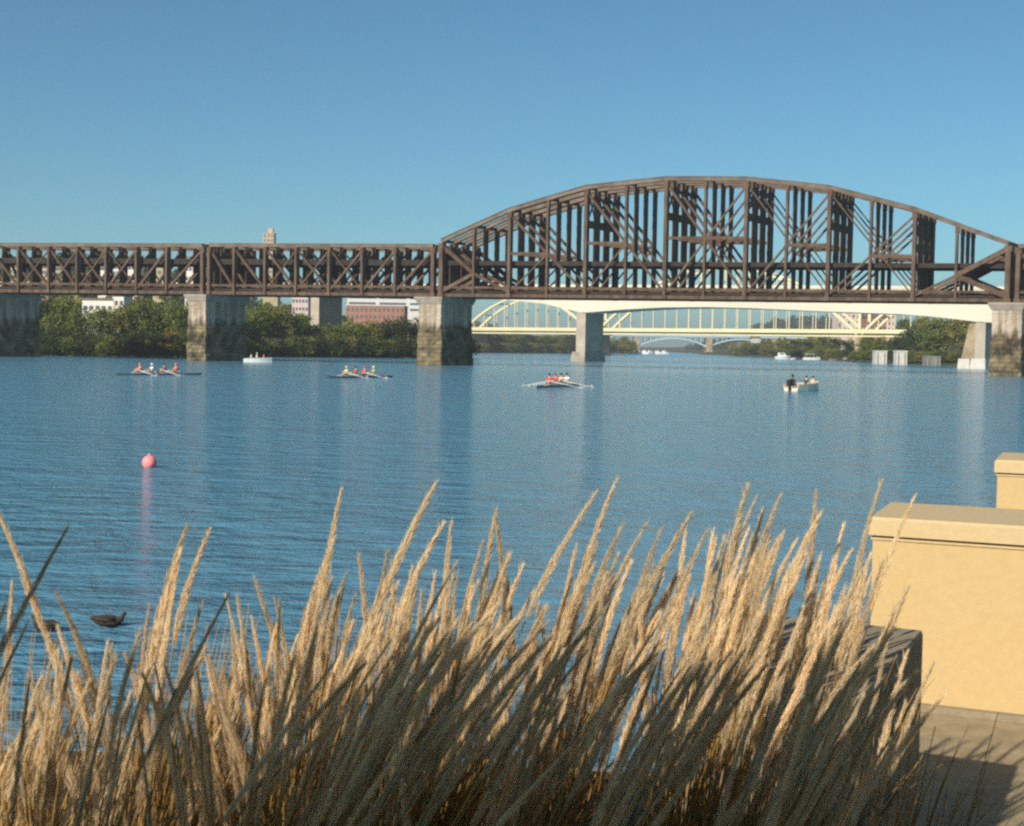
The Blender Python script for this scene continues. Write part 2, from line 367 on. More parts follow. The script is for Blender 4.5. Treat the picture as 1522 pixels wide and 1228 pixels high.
def span(nodes_px, top_px, name, label, group, diag_fn, arch):
    """nodes: list of s; tops: list of z"""
    S_ = [sx(p) for p in nodes_px]; Zt = top_px
    n = len(S_)-1
    root = thing(name, (0, 0, 0), label, 'bridge span', group)
    for k, wv in enumerate(WT):
        tr = MB()
        top = [bp(s, wv, z) for s, z in zip(S_, Zt)]
        cw = 0.72 if arch else 0.6
        for i in range(n):                         # top chord
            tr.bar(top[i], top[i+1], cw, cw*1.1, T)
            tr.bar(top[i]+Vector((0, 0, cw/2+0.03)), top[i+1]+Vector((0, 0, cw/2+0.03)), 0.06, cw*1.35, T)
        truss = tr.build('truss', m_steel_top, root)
        bc = MB(); bc.bar(bp(S_[0], wv, ZB+0.32), bp(S_[n], wv, ZB+0.32), 0.62, 0.6, T)
        bc.build('bottom_chord', m_steel, truss)
        rl = MB(); rl.bar(bp(S_[0], wv, ZB+1.72), bp(S_[n], wv, ZB+1.72), 0.42, 0.4, T)
        rl.build('stringer', m_steel, truss)
        for i in range(n+1):
            major = (not arch) or i % 2 == 0 or i in (0, n)
            wd = (0.62 if major else 0.42) if arch else 0.5
            if i in (0, n): wd = 0.85 if arch else 0.7
            dp = (0.95 if major else 0.7) if k == 0 else (1.5 if major else 1.15)
            q = MB(); q.bar(bp(S_[i], wv, ZB+0.63), bp(S_[i], wv, Zt[i]-cw*0.5), wd, dp, T)
            q.bar(bp(S_[i], wv, ZB+0.0), bp(S_[i], wv, ZB+0.63), wd*1.5, dp*1.05, T)      # gusset
            q.bar(bp(S_[i], wv, Zt[i]-cw*0.5-1.0), bp(S_[i], wv, Zt[i]-cw*0.5-0.01), wd*1.5, dp*0.8, T)
            q.build('post', m_steel, truss)
        for (i, zi, j, zj, wd) in diag_fn(S_, Zt):
            a, b = bp(i, wv, zi), bp(j, wv, zj)
            q = MB(); q.bar(a, b, wd, wd*0.9, T); q.build('diagonal' if abs(zi-zj) > 0.8 else 'strut', m_steel, truss)
    # decks, cross frames
    dk = MB(); dk.bar(bp(S_[0]+0.2, 5.6, ZB+1.0), bp(S_[n]-0.2, 5.6, ZB+1.0), 0.5, 10.4, T); dk.build('lower_deck', m_deck, root)
    du = MB(); du.bar(bp(S_[0]-0.2, 5.9, UP), bp(S_[n]+0.2, 5.9, UP), 0.3 if arch else 0.5, 9.6, T)
    for wv in (1.2, 4.6, 8.4, 10.4):
        du.bar(bp(S_[0]-0.2, wv, UP-0.4), bp(S_[n]+0.2, wv, UP-0.4), 0.5 if arch else 0.75, 0.3, T)
    du.build('upper_deck', m_deck, root)
    for i in range(n+1):
        q = MB(); q.bar(bp(S_[i], 0.4, ZB+0.45), bp(S_[i], 11, ZB+0.45), 0.25, 0.6, Vector((0, 0, 1))); q.build('floor_beam', m_deck, root)
        q = MB(); q.bar(bp(S_[i], 0.3, Zt[i]), bp(S_[i], 11, Zt[i]), 0.4, 0.5, Vector((0, 0, 1))); q.build('top_strut', m_steel, root)
        if arch and i % 2 == 0 and 2 < i < n-1:
            zz = Zt[i]-6.4
            q = MB(); q.bar(bp(S_[i], 0.3, zz), bp(S_[i], 11, zz), 0.4, 1.3, Vector((0, 0, 1))); q.build('sway_beam', m_steel, root)
            for a0, a1 in ((0, 3.75), (3.75, 7.5), (7.5, 11.25)):
                q = MB(); q.bar(bp(S_[i], a0, zz), bp(S_[i], a1, Zt[i]-0.5), 0.25, 0.25, E); q.bar(bp(S_[i], a1, zz), bp(S_[i], a0, Zt[i]-0.5), 0.25, 0.25, E)
                q.build('sway_brace', m_steel, root)
    return root

arch_nodes = [656, 704, 757, 813, 870, 929, 988, 1046, 1107, 1167, 1230, 1292, 1357, 1420, 1497]
arch_top_px = [(656, 359), (757, 313), (870, 279), (988, 266), (1107, 266), (1230, 278), (1357, 310), (1497, 362)]
def interp(tab, x):
    for (a, ya), (b, yb) in zip(tab, tab[1:]):
        if a <= x <= b: return ya+(yb-ya)*(x-a)/(b-a)
    return tab[-1][1]
ztabs = [(sx(p, y), zpx(p, y)) for p, y in arch_top_px]
sarch = [sx(p) for p in arch_nodes]
zarch = []
for i, p in enumerate(arch_nodes):
    # straight chords between the main nodes
    s = sarch[i]
    zz = None
    for (a, za), (b, zb_) in zip(ztabs, ztabs[1:]):
        if a-0.6 <= s <= b+0.6:
            t = max(0, min(1, (s-a)/(b-a))); zz = za+(zb_-za)*t
    zarch.append(zz)
def arch_diag(S_, Zt):
    out = []; lo = ZB+0.9; n = len(S_)-1
    up = UP
    mid = lambda i: 0.5*(lo+Zt[i])
    # end panels
    e = Zt[0]-0.8
    out += [(S_[0], e, S_[1], up-2.2, 0.65), (S_[1], up-2.2, S_[0], lo, 0.65), (S_[1], up-2.2, S_[2], lo, 0.5)]
    e = Zt[n]-0.8
    out += [(S_[n], e, S_[n-1], up-2.0, 0.8), (S_[n-1], up-2.0, S_[n], lo, 0.8), (S_[n-1], up-2.0, S_[n-2], lo, 0.45)]
    for i in range(2, n-2, 2):
        m = i+1
        zi, zj = Zt[i]-0.9, Zt[i+2]-0.9
        left = i < 6; right = i >= 8
        zm = 0.5*(zi+lo) if left else 0.5*(zj+lo) if right else 0.5*(zi+lo)
        md, th_ = 0.42, 0.24
        # falls from the left top to the right bottom
        w1 = md if (left or i == 6) else th_
        zm1 = zi+(lo-zi)*((S_[m]-S_[i])/(S_[i+2]-S_[i]))
        out.append((S_[i], zi, S_[m], zm1, w1)); out.append((S_[m], zm1, S_[i+2], lo, w1*0.9))
        # rises from left bottom to right top
        w2 = md*0.8 if right or i == 6 else th_
        zm2 = lo+(zj-lo)*((S_[m]-S_[i])/(S_[i+2]-S_[i]))
        if left: out.append((S_[i], lo, S_[m], zm1, th_))
        else: out.append((S_[i], lo, S_[m], zm2, w2)); 
        if not left: out.append((S_[m], zm2, S_[i+2], zj, w2))
        # horizontal strut from main post to the sub post
        zs = zm1 if left or i == 6 else zm2
        if left: out.append((S_[i], zs, S_[m], zs, 0.55))
        elif right: out.append((S_[m], zs, S_[i+2], zs, 0.6))
        else: out.append((S_[i], zs, S_[i+2], zs, 0.55))
    return out
span(arch_nodes, zarch, 'arched_truss_span', 'rusty brown steel truss span with high curved top chord rising over the river', None, arch_diag, True)

def flat_diag(S_, Zt):
    out = []; lo = ZB+0.9; n = len(S_)-1
    c = n/2
    for i in range(n):
        hi = Zt[i]-0.7
        if i+0.5 < c-0.6: out.append((S_[i], hi, S_[i+1], lo, 0.42))
        elif i+0.5 > c+0.6: out.append((S_[i], lo, S_[i+1], hi, 0.42))
        else: out += [(S_[i], hi, S_[i+1], lo, 0.36), (S_[i], lo, S_[i+1], hi, 0.30)]
        if abs(i+0.5-c) < 1.7:
            if i+0.5 < c-0.6: out.append((S_[i], lo, S_[i+1], hi, 0.22))
            elif i+0.5 > c+0.6: out.append((S_[i], hi, S_[i+1], lo, 0.22))
    return out
ftop = 21.45
span([312, 349, 395, 441, 490, 539, 588, 644], [ftop]*8, 'flat_truss_span', 'level brown truss span between the left stone pier and the arched span', 'flat brown truss spans', flat_diag, False)
span([-40, -15, 29, 74, 116, 159, 204, 249, 302], [ftop-0.05]*9, 'flat_truss_span', 'level brown truss span running out of the photo on the left', 'flat brown truss spans', flat_diag, False)
sR = sx(1512)
span([1512, 1570, 1630, 1690, 1750, 1810], [zpx(1512, 366)]*6, 'flat_truss_span', 'level truss span starting right of the arched span at the photo edge', 'flat brown truss spans', flat_diag, False)

# stone piers
def rough_prism(mb, pts_bot, pts_top, z0, z1, nz, seed, amp):
    r = random.Random(seed); secs = []
    for k in range(nz+1):
        t = k/nz; sec = []
        for a, b in zip(pts_bot, pts_top):
            p = Vector(a).lerp(Vector(b), t); j = amp*(0 if k in (0, nz) else 1)
            sec.append((p.x+r.uniform(-j, j), p.y+r.uniform(-j, j), z0+(z1-z0)*t))
        secs.append(sec)
    mb.loft(secs)
def outline(s0, s1, w0, w1, n=6):
    pts = []
    c = [(s0, w0), (s1, w0), (s1, w1), (s0, w1)]
    for (a, b), (c_, d) in zip(c, c[1:]+c[:1]):
        for k in range(n):
            t = k/n; p = bp(a+(c_-a)*t, b+(d-b)*t, 0); pts.append((p.x, p.y))
    return [Vector((x, y, 0)) for x, y in pts]
def stone_pier(px, label, half=2.45, split=7.6, w0=-1.2, w1=12.6):
    sc_ = sx(px)
    base = bp(sc_, 5, 0)
    root = thing('stone_pier', base, label, 'bridge pier', 'stone piers under the brown railway bridge')
    mb = MB(); rough_prism(mb, outline(sc_-half-0.25, sc_+half+0.25, w0-0.3, w1+0.3), outline(sc_-half-0.05, sc_+half+0.05, w0, w1), -2.5, split, 14, int(px), 0.14)
    wp(mb, 'stone_shaft', m_pier, root)
    mb = MB(); rough_prism(mb, outline(sc_-half, sc_+half, w0, w1), outline(sc_-half, sc_+half, w0, w1), split, ZB-1.3, 8, int(px)+3, 0.05)
    wp(mb, 'upper_shaft', m_pier, root)
    mb = MB(); rough_prism(mb, outline(sc_-half-0.1, sc_+half+0.1, w0-0.1, w1+0.1), outline(sc_-half-0.65, sc_+half+0.45, w0-0.5, w1+0.5), ZB-1.3, ZB-0.35, 2, 3, 0.0)
    mb2 = outline(sc_-half-0.65, sc_+half+0.45, w0-0.5, w1+0.5); rough_prism(mb, mb2, mb2, ZB-0.34, ZB-0.06, 1, 4, 0)
    wp(mb, 'pier_cap', m_conc_cap, root)
    return root
stone_pier(645, 'stone pier under the left end of the arched truss span', half=2.05, w1=8.8)
stone_pier(300, 'stone pier under the flat trusses, left of the small white motorboat', half=1.65, split=8.6, w1=9.4)
stone_pier(-42, 'mostly cropped dark stone pier at the left edge of the photo', half=1.65, w1=13.8)
stone_pier(1500, 'mottled stone pier at the right edge under the end of the arched span', half=2.4, split=9.2, w1=10)

# ------------------------------------------------------------------ white girder bridge
A2 = at(868, 464, 360); B2 = at(1463, 478, 335)
E2 = Vector((B2.x-A2.x, B2.y-A2.y, 0)).normalized(); L2 = (Vector((B2.x, B2.y, 0))-Vector((A2.x, A2.y, 0))).length
T2 = T
def s2(px):
    d = ray(px, 460); return (d.x*A2.y-d.y*A2.x)/(-(d.x*E2.y-d.y*E2.x))
def p2(s, wv, z):
    p = Vector((A2.x, A2.y, 0))+E2*s+T2*wv; return Vector((p.x, p.y, z))
def z2(px, py):
    s = s2(px); return at(px, py, (Vector((A2.x, A2.y, 0))+E2*s).y).z
root = thing('girder_bridge', p2(0, 5, 0), 'cream white haunched girder bridge on slim piers behind the brown bridge', 'bridge')
bott = [(-120, None)]
prof = [(-60, 438), (200, 441), (455, 452), (480, 430), (560, 433), (640, 436), (690, 441), (751, 446), (806, 451), (858, 463.5), (872, 464.5), (930, 460), (986, 457), (1050, 456.5), (1110, 458), (1170, 460.5), (1222, 463), (1280, 465), (1338, 467), (1390, 471), (1446, 477.5), (1463, 479), (1485, 480), (1530, 474), (1620, 468), (1800, 466)]
web = MB(); prev = None
secs = []
for px, py in prof:
    s = s2(px); zb = z2(px, py) if px > 460 else 17.3
    secs.append([p2(s, 0, zb), p2(s, 0, 19.1), p2(s, 13, 19.1), p2(s, 13, zb)])
web.loft(secs); wp(web, 'girder', m_white, root)
q = MB(); q.bar(p2(s2(-60), 6.5, 19.45), p2(s2(1800), 6.5, 19.45), 0.6, 16, T2); wp(q, 'deck', m_white, root)
for wv in (-1.45, 14.4):
    q = MB(); q.bar(p2(s2(-60), wv, 20.1), p2(s2(1800), wv, 20.1), 0.7, 0.35, T2); wp(q, 'parapet', m_white, root)
for px, pt in ((863, 464.5), (467, 453.5), (1458, 479)):
    sc_ = s2(px); hw = 1.25 if px != 1458 else 1.2
    zt = z2(px, pt) if px != 467 else 17.2
    mb = MB()
    def o2(sa, sb, wa, wb): return [p2(sa, wa, 0), p2(sb, wa, 0), p2(sb, wb, 0), p2(sa, wb, 0)]
    rough_prism(mb, o2(sc_-hw, sc_+hw, 0.3, 10.5), o2(sc_-hw, sc_+hw, 0.3, 10.5), -1, zt, 1, 1, 0)
    pier = wp(mb, 'pier', m_white_pier, root)
    mb = MB(); rough_prism(mb, o2(sc_-hw-1.2, sc_+hw+0.5, -0.8, 11.5), o2(sc_-hw-0.7, sc_+hw+0.25, -0.3, 11), -2, 2.6, 1, 1, 0)
    pl_ = wp(mb, 'plinth', m_block_far if px == 1458 else m_conc_cap, root)
    if px == 1458:
        mb = MB(); rough_prism(mb, o2(sc_-hw-3.3, sc_-hw-0.02, 0.9, 9.5), o2(sc_-hw-1.6, sc_-hw-0.02, 0.9, 9.5), 2.6, zt-0.4, 1, 1, 0)
        wp(mb, 'buttress', m_tanpier, root)
        mb = MB(); rough_prism(mb, o2(sc_-hw-4.2, sc_-hw-1.22, 0.3, 10.5), o2(sc_-hw-3.9, sc_-hw-1.22, 0.5, 10.2), -2, 2.5, 1, 1, 0)
        wp(mb, 'buttress_plinth', m_block_far, root)

# ------------------------------------------------------------------ yellow tied arch bridge
A3 = at(700, 492, 780); B3 = at(1377, 497, 620)
E3 = Vector((B3.x-A3.x, B3.y-A3.y, 0)).normalized(); T3 = Vector((E3.y*-1, E3.x, 0))
if T3.y < 0: T3 = -T3
def s3(px, py=490):
    d = ray(px, py); return (d.x*A3.y-d.y*A3.x)/(-(d.x*E3.y-d.y*E3.x))
def p3(s, wv, z):
    p = Vector((A3.x, A3.y, 0))+E3*s+T3*wv; return Vector((p.x, p.y, z))
def z3(px, py):
    return at(px, py, (Vector((A3.x, A3.y, 0))+E3*s3(px)).y).z
root = thing('arch_bridge', p3(s3(1050), 6, 0), 'yellow steel arch bridge with thin hangers beyond the cream girder bridge', 'bridge')
sa, sb = s3(600), s3(1400)
zd = 13.2
q = MB(); q.bar(p3(sa, 6, zd-0.5), p3(sb, 6, zd-0.5), 1.0, 11.3, T3); wp(q, 'deck', m_roof, root)
for wv in (-0.2, 12.2):
    q = MB(); q.bar(p3(sa, wv, zd+0.5), p3(sb, wv, zd+0.5), 1.9, 0.5, T3); wp(q, 'fascia', m_yellow_deck, root)
    q = MB(); q.bar(p3(sa, wv, zd-1.75), p3(sb, wv, zd-1.75), 0.75, 0.6, T3); wp(q, 'bottom_flange', m_yellow, root)
arcs = [(690, 878, 441), (888, 1274, 396), (1282, 1480, 441)]
for (x0, x1, yp) in arcs:
    S0, S1 = s3(x0), s3(x1); sm = (S0+S1)/2
    zp = z3((x0+x1)/2, yp)
    f = lambda s: zd-0.5+(zp-zd+0.5)*(1-((s-sm)/(S1-S0)*2)**2)
    for wv in (0.0, 12.0):
        q = MB(); n = 22; secs = []
        for i in range(n+1):
            s = S0+(S1-S0)*i/n; z = f(s); h = 0.35+0.55*(abs(i-n/2)/(n/2))
            secs.append([p3(s, wv-0.6, z-h), p3(s, wv+0.6, z-h), p3(s, wv+0.6, z+h), p3(s, wv-0.6, z+h)])
        q.loft(secs); rib = wp(q, 'arch_rib', m_yellow, root)
        step = 6.9; k = int((S1-S0)/step)
        for i in range(1, k):
            s = S0+(S1-S0)*i/k; z = f(s)
            if z-zd > 3:
                q = MB(); q.bar(p3(s, wv, zd+1.5), p3(s, wv, z-1), 0.42, 0.4, T3); wp(q, 'hanger', m_yellow, root)
    for i in range(3, 20, 3):
        s = S0+(S1-S0)*i/22; z = f(s)
        if z-zd > 6:
            q = MB(); q.bar(p3(s, 0.6, z), p3(s, 11.4, z), 0.6, 0.8, Vector((0, 0, 1))); wp(q, 'cross_brace', m_yellow, root)
for px in (883, 1278):
    s = s3(px)
    for wv in (0, 12):
        q = MB(); q.bar(p3(s, wv, zd+1.5), p3(s, wv, z3(px, 458)), 1.5, 1.5, T3); wp(q, 'tower', m_yellow, root)
    q = MB(); q.bar(p3(s, 6, -2), p3(s, 6, zd-2.2), 3.4, 15, T3); q.bar(p3(s, 6, -2), p3(s, 6, 2), 5.0, 17, T3); wp(q, 'pier', m_tanpier, root)
for px in (700,):
    s = s3(px); q = MB(); q.bar(p3(s, 6, -2), p3(s, 6, zd-2.2), 3.4, 15, T3); wp(q, 'pier', m_tanpier, root)

# ------------------------------------------------------------------ blue arch bridge
YB = 1250
def pb(px, py, dy=0): 
    p = at(px, py, YB+dy); return p
root = thing('deck_arch_bridge', (at(1054, 520, YB).x, YB+5, 0), 'pale blue low arch bridge in the far distance under the yellow bridge', 'bridge')
x0, x1 = at(880, 500, YB).x, at(1200, 500, YB).x
zt = at(1000, 499, YB).z
q = MB(); q.cbox(((x0+x1)/2, YB+6, zt-0.9), x1-x0, 13, 1.6); wp(q, 'deck', m_blue, root)
q = MB(); q.cbox(((x0+x1)/2, YB-0.7, zt+0.75), x1-x0, 0.3, 0.7); wp(q, 'railing', m_blue, root)
pxs = [946, 1054, 1150]
for a, b in zip(pxs, pxs[1:]):
    xa, xb = at(a+4, 512, YB).x, at(b-4, 512, YB).x; za = at(a, 513, YB).z; xm = (xa+xb)/2
    for dy in (0, 11):
        secs = []
        g = lambda x: za+(zt-2.2-za)*(1-((x-xm)/(xb-xa)*2)**2)
        for i in range(19):
            x = xa+(xb-xa)*i/18; secs.append([(x, YB+dy, g(x)-0.8), (x, YB+dy+1, g(x)-0.8), (x, YB+dy+1, g(x)+0.5), (x, YB+dy, g(x)+0.5)])
        q = MB(); q.loft(secs); wp(q, 'arch_rib', m_blue, root)
        for i in range(1, 12):
            x = xa+(xb-xa)*i/12
            if zt-1.7-g(x)-0.5 > 0.6:
                q = MB(); q.cbox((x, YB+dy+0.5, g(x)+0.5), 0.5, 0.5, zt-1.7-g(x)-0.5); wp(q, 'column', m_blue, root)
for px in pxs:
    x = at(px, 510, YB).x; q = MB(); q.cbox((x, YB+6, -2), 5.2, 15, zt+0.3); q.cbox((x, YB+6, -2), 7, 17, 5); wp(q, 'pier', m_tanpier, root)

# ------------------------------------------------------------------ trees
def leaf_crown(seed, H, RX, RZ, z0, nclump, nleaf, ls):
    r = random.Random(seed); mb = MB()
    lobes = []
    for k in range(r.randint(5, 8)):
        a = r.uniform(0, 2*PI); d = r.uniform(0.15, 0.62)*RX
        lobes.append((Vector((d*math.cos(a), d*math.sin(a), z0+RZ*r.uniform(0.35, 1.5))), r.uniform(0.38, 0.62)*RX))
    lobes.append((Vector((0, 0, z0+RZ*1.45)), 0.5*RX)); lobes.append((Vector((0, 0, z0+RZ*0.8)), 0.7*RX))
    for k in range(nclump):
        c, rad = r.choice(lobes)
        d = Vector((r.gauss(0, 1), r.gauss(0, 1), r.gauss(0, 1))).normalized()
        p = c + d*rad*r.uniform(0.75, 1.08)
        if p.z < z0*0.5: p.z = z0*0.5 + r.random()
        cs = r.uniform(0.10, 0.2)*RX
        for j in range(nleaf):
            q = p + Vector((r.gauss(0, cs), r.gauss(0, cs), r.gauss(0, cs*0.7)))
            n = (d*0.8 + Vector((r.gauss(0, 1), r.gauss(0, 1), r.gauss(0.5, 1)))).normalized()
            u = n.orthogonal().normalized(); v = n.cross(u); an = r.uniform(0, PI)
            u, v = u*math.cos(an)+v*math.sin(an), v*math.cos(an)-u*math.sin(an)
            s1, s2_ = ls*r.uniform(0.6, 1.2), ls*r.uniform(0.35, 0.7)
            mb.quad(q-u*s1, q-v*s2_, q+u*s1, q+v*s2_)
    return mb, lobes
def tree_meshes(seed, kind, H=12.0, RX=4.6, low=False):
    z0 = H*(0.04 if low else 0.14); RZ = (H-z0)/2.1
    mb, lobes = leaf_crown(seed, H, RX, RZ, z0, 170, 20, 0.34)
    crown = mb.mesh('crown', LEAF[kind])
    t = MB(); r = random.Random(seed+50)
    pts = [Vector((0, 0, -0.6)), Vector((r.uniform(-.2, .2), r.uniform(-.2, .2), H*0.25)), Vector((r.uniform(-.4, .4), r.uniform(-.4, .4), H*0.55)), Vector((r.uniform(-.5, .5), r.uniform(-.5, .5), H*0.82))]
    t.tube(pts, [0.34, 0.27, 0.17, 0.05], 7)
    for c, rad in lobes[:7]:
        b = pts[1].lerp(pts[2], r.uniform(0, 1)); t.tube([b, b.lerp(c, 0.5)+Vector((0, 0, -0.3)), c], [0.13, 0.09, 0.03], 5)
    trunk = t.mesh('trunk', m_bark)
    return trunk, crown
VAR = {}
for k, (kind, low) in enumerate([('green', 0), ('green', 0), ('green', 1), ('deep', 0), ('deep', 1), ('olive', 0), ('olive', 1), ('autumn', 1), ('olive', 0)]):
    VAR[k] = tree_meshes(100+k*7, kind, 12.0, 4.6 if k != 4 else 5.2, bool(low))
def tree(px, ytop, Y, var, wpx, label, group, name='tree', sink=0.0):
    p = at(px, ytop, Y); g = th(p.x, Y); g = max(g, 0.1)-sink
    h = p.z-g
    root = thing(name, (p.x, Y, g), label, 'bush' if name == 'bush' else 'tree', group, rnd.uniform(0, 6.28))
    wm_ = wpx*Y/FPX
    root.scale = (wm_/9.6, wm_/9.6, h/12.0)
    tr, cr = VAR[var]
    link('trunk', tr, root); link('crown', cr, root)
    return root
GL = 'trees and bushes along the left bank'
LB = [  # left bank, left of the stone pier
 (-30, 430, 318, 3, 60), (20, 428, 316, 4, 64), (64, 430, 312, 3, 56), (92, 436, 308, 0, 50), (118, 447, 304, 1, 48), (150, 455, 303, 2, 52), (178, 450, 305, 5, 48), (205, 440, 308, 0, 52), (236, 433, 312, 1, 56), (262, 440, 309, 0, 46), (290, 436, 316, 3, 56), (325, 440, 330, 3, 56), (350, 444, 335, 1, 50)]
for i, (px, yt, Y, v, wpx) in enumerate(LB):
    tree(px, yt, Y, v, wpx, 'full green riverside tree in the dense bank growth left of the stone pier', GL)
for i, px in enumerate(range(-50, 300, 15)):  # dark undergrowth; its deep leaf colour also stands in for shadow on this bank
    tree(px, 496+rnd.uniform(-6, 6), 291+max(0, px-150)*0.02+rnd.uniform(-1, 2), [4, 4, 2, 4][i % 4], 44, 'low dark undergrowth bush at the waterline left of the stone pier', GL, 'bush', 1.0)
for px, yt, Y, v, wpx in [(-40, 478, 299, 4, 56), (-5, 482, 299, 4, 56), (40, 480, 298, 4, 60), (85, 482, 297, 4, 54), (128, 486, 297, 4, 56), (168, 488, 296, 4, 54), (205, 486, 296, 4, 50), (285, 484, 300, 4, 40)]:  # deep leaves again, bank shadow put into the leaf colour
    tree(px, yt, Y, v, wpx, 'low dark undergrowth bush at the waterline left of the stone pier', GL, 'bush')
tree(253, 489, 294, 7, 46, 'small autumn yellow and orange bush on the bank beside the stone pier', None, 'bush')
LC = [(384, 452, 344), (402, 448, 350), (424, 449, 352), (446, 462, 356), (466, 480, 360), (486, 478, 362), (508, 480, 364), (530, 478, 366), (552, 474, 368), (574, 472, 372), (596, 467, 374), (618, 470, 378), (644, 474, 384), (668, 480, 396)]
for i, (px, yt, Y) in enumerate(LC):
    tree(px, yt, Y, [0, 5, 8, 0, 5, 1, 0, 2, 5, 3, 3, 3, 3, 0][i], [48, 46, 44, 42, 38, 40, 40, 38, 42, 46, 48, 48, 44, 40][i], 'rounded riverside tree in the sunlit bank growth between the two stone piers', GL)  # the deep-leaved trees towards the right carry shade in their leaf colour
for i, px in enumerate(range(362, 700, 12)):
    Y = interp([(362, 332), (413, 343), (542, 359), (647, 375), (700, 405)], px)
    tree(px, 500+rnd.uniform(-6, 6), Y+1, [4, 2, 4, 6, 4][i % 5], 36, 'low bush at the waterline between the two stone piers', GL, 'bush', 1.0)
for i, px in enumerate(range(676, 866, 13)):
    Y = 800+ (px-676)*0.75
    tree(px, 494+rnd.uniform(-4, 3)-(9 if px < 735 else 0), Y, [0, 5, 1, 3, 5][i % 5], 34, 'distant bank tree seen under the yellow deck left of the cream pier', 'distant trees left of the cream pier')
for i, px in enumerate((886, 900, 914, 928, 938)):
    tree(px, [499, 497, 500, 498, 505][i], 960+i*14, [0, 5, 1, 5, 0][i], 22, 'distant bank tree just right of the cream pier', 'distant trees right of the cream pier')
for i, px in enumerate(range(690, 870, 12)):
    tree(px, 507+rnd.uniform(-3, 3), 758+(px-690)*1.0, [2, 4, 6][i % 3], 30, 'distant low bush on the water edge under the yellow deck left of the cream pier', 'distant trees left of the cream pier', 'bush', 1.2)
for i, px in enumerate((890, 908, 926, 938)):
    tree(px, 509+i % 2*2, 930+i*20, [2, 4, 6][i % 3], 26, 'distant low bush on the water edge just right of the cream pier', 'distant trees right of the cream pier', 'bush', 1.2)
GR = 'trees along the right bank'
for i, px in enumerate(range(1096, 1450, 14)):
    t = (px-1096)/354; Y = interp([(1096, 905), (1150, 800), (1200, 668), (1245, 585), (1290, 505), (1330, 470), (1380, 446), (1450, 425)], px)
    tree(px, 515+t*6+rnd.uniform(-4, 3), Y, [6, 2, 4, 6, 2][i % 5], 28+10*t, 'low scrubby bush at the waterline of the right bank', GR, 'bush', 1.0)
for i, (px, yt, Y, v, wpx) in enumerate([(1092, 512, 1050, 5, 20), (1108, 508, 960, 5, 22), (1124, 508, 880, 0, 24), (1142, 505, 840, 5, 26), (1162, 503, 780, 5, 26), (1182, 503, 740, 0, 28), (1202, 502, 720, 5, 28), (1222, 502, 700, 5, 28), (1243, 501, 690, 0, 28), (1262, 501, 680, 1, 26)]):
    tree(px, yt, Y, v, wpx, 'distant olive green tree on the right bank below the yellow deck', GR)
for i, (px, yt, Y, v, wpx) in enumerate([(1288, 500, 515, 0, 34), (1312, 499, 505, 1, 34), (1336, 497, 500, 3, 36), (1358, 480, 510, 3, 40), (1345, 470, 640, 0, 40), (1372, 466, 600, 5, 44)]):
    tree(px, yt, Y, v, wpx, 'dark green tree behind the pale mooring blocks on the right bank', GR)
tree(1396, 468, 452, 0, 62, 'large bushy green tree by the end of the yellow deck, nearest the buttress', None)
tree(1430, 463, 446, 5, 56, 'large olive tree directly left of the cream buttress pier', None)
for px, yt, Y, v, wpx in [(1468, 462, 470, 3, 56), (1500, 460, 440, 0, 60), (1534, 458, 430, 3, 60), (1575, 455, 420, 0, 60)]:
    tree(px, yt, Y, v, wpx, 'green tree on the right bank behind the mottled stone pier', GR)

# far wooded hills: nobody could count these trees
def woods(name, label, boxes, n, ls, kind, seed):
    r = random.Random(seed); mb = MB()
    for i in range(n):
        x0, x1, y0, y1 = r.choice(boxes); x, y = r.uniform(x0, x1), r.uniform(y0, y1)
        z = th(x, y)
        if z < 3.5: continue
        R_ = r.uniform(2.5, 5); 
        for j in range(26):
            d = Vector((r.gauss(0, 1), r.gauss(0, 1), r.gauss(0, 1))).normalized()
            p = Vector((x, y, z+R_*0.9))+Vector((d.x*R_, d.y*R_, d.z*R_*1.1))
            nn = (d+Vector((r.gauss(0, .6), r.gauss(0, .6), r.gauss(0, .6)))).normalized(); u = nn.orthogonal().normalized()*ls*r.uniform(.6, 1.2); v = nn.cross(u)
            mb.quad(p-u, p-v*0.8, p+u, p+v*0.8)
    o = mb.build(name, LEAF[kind]); tag(o, label, 'woods', None, 'stuff')
woods('hillside_woods', 'dark wooded hillside seen through the left flat trusses', [(-330, -100, 480, 760)], 620, 1.5, 'deep', 5)
woods('distant_woods', 'far wooded hills below the sky beyond the bridges', [(-60, 230, 1700, 2300), (260, 640, 1500, 2200), (-220, 60, 1900, 2400)], 1500, 2.2, 'deep', 6)
woods('bank_woods', 'mixed woodland on the far river banks beyond the arch bridges', [(-200, 0, 900, 1300), (60, 320, 1250, 1600), (160, 380, 560, 1150), (-250, -60, 420, 520)], 700, 1.5, 'olive', 8)

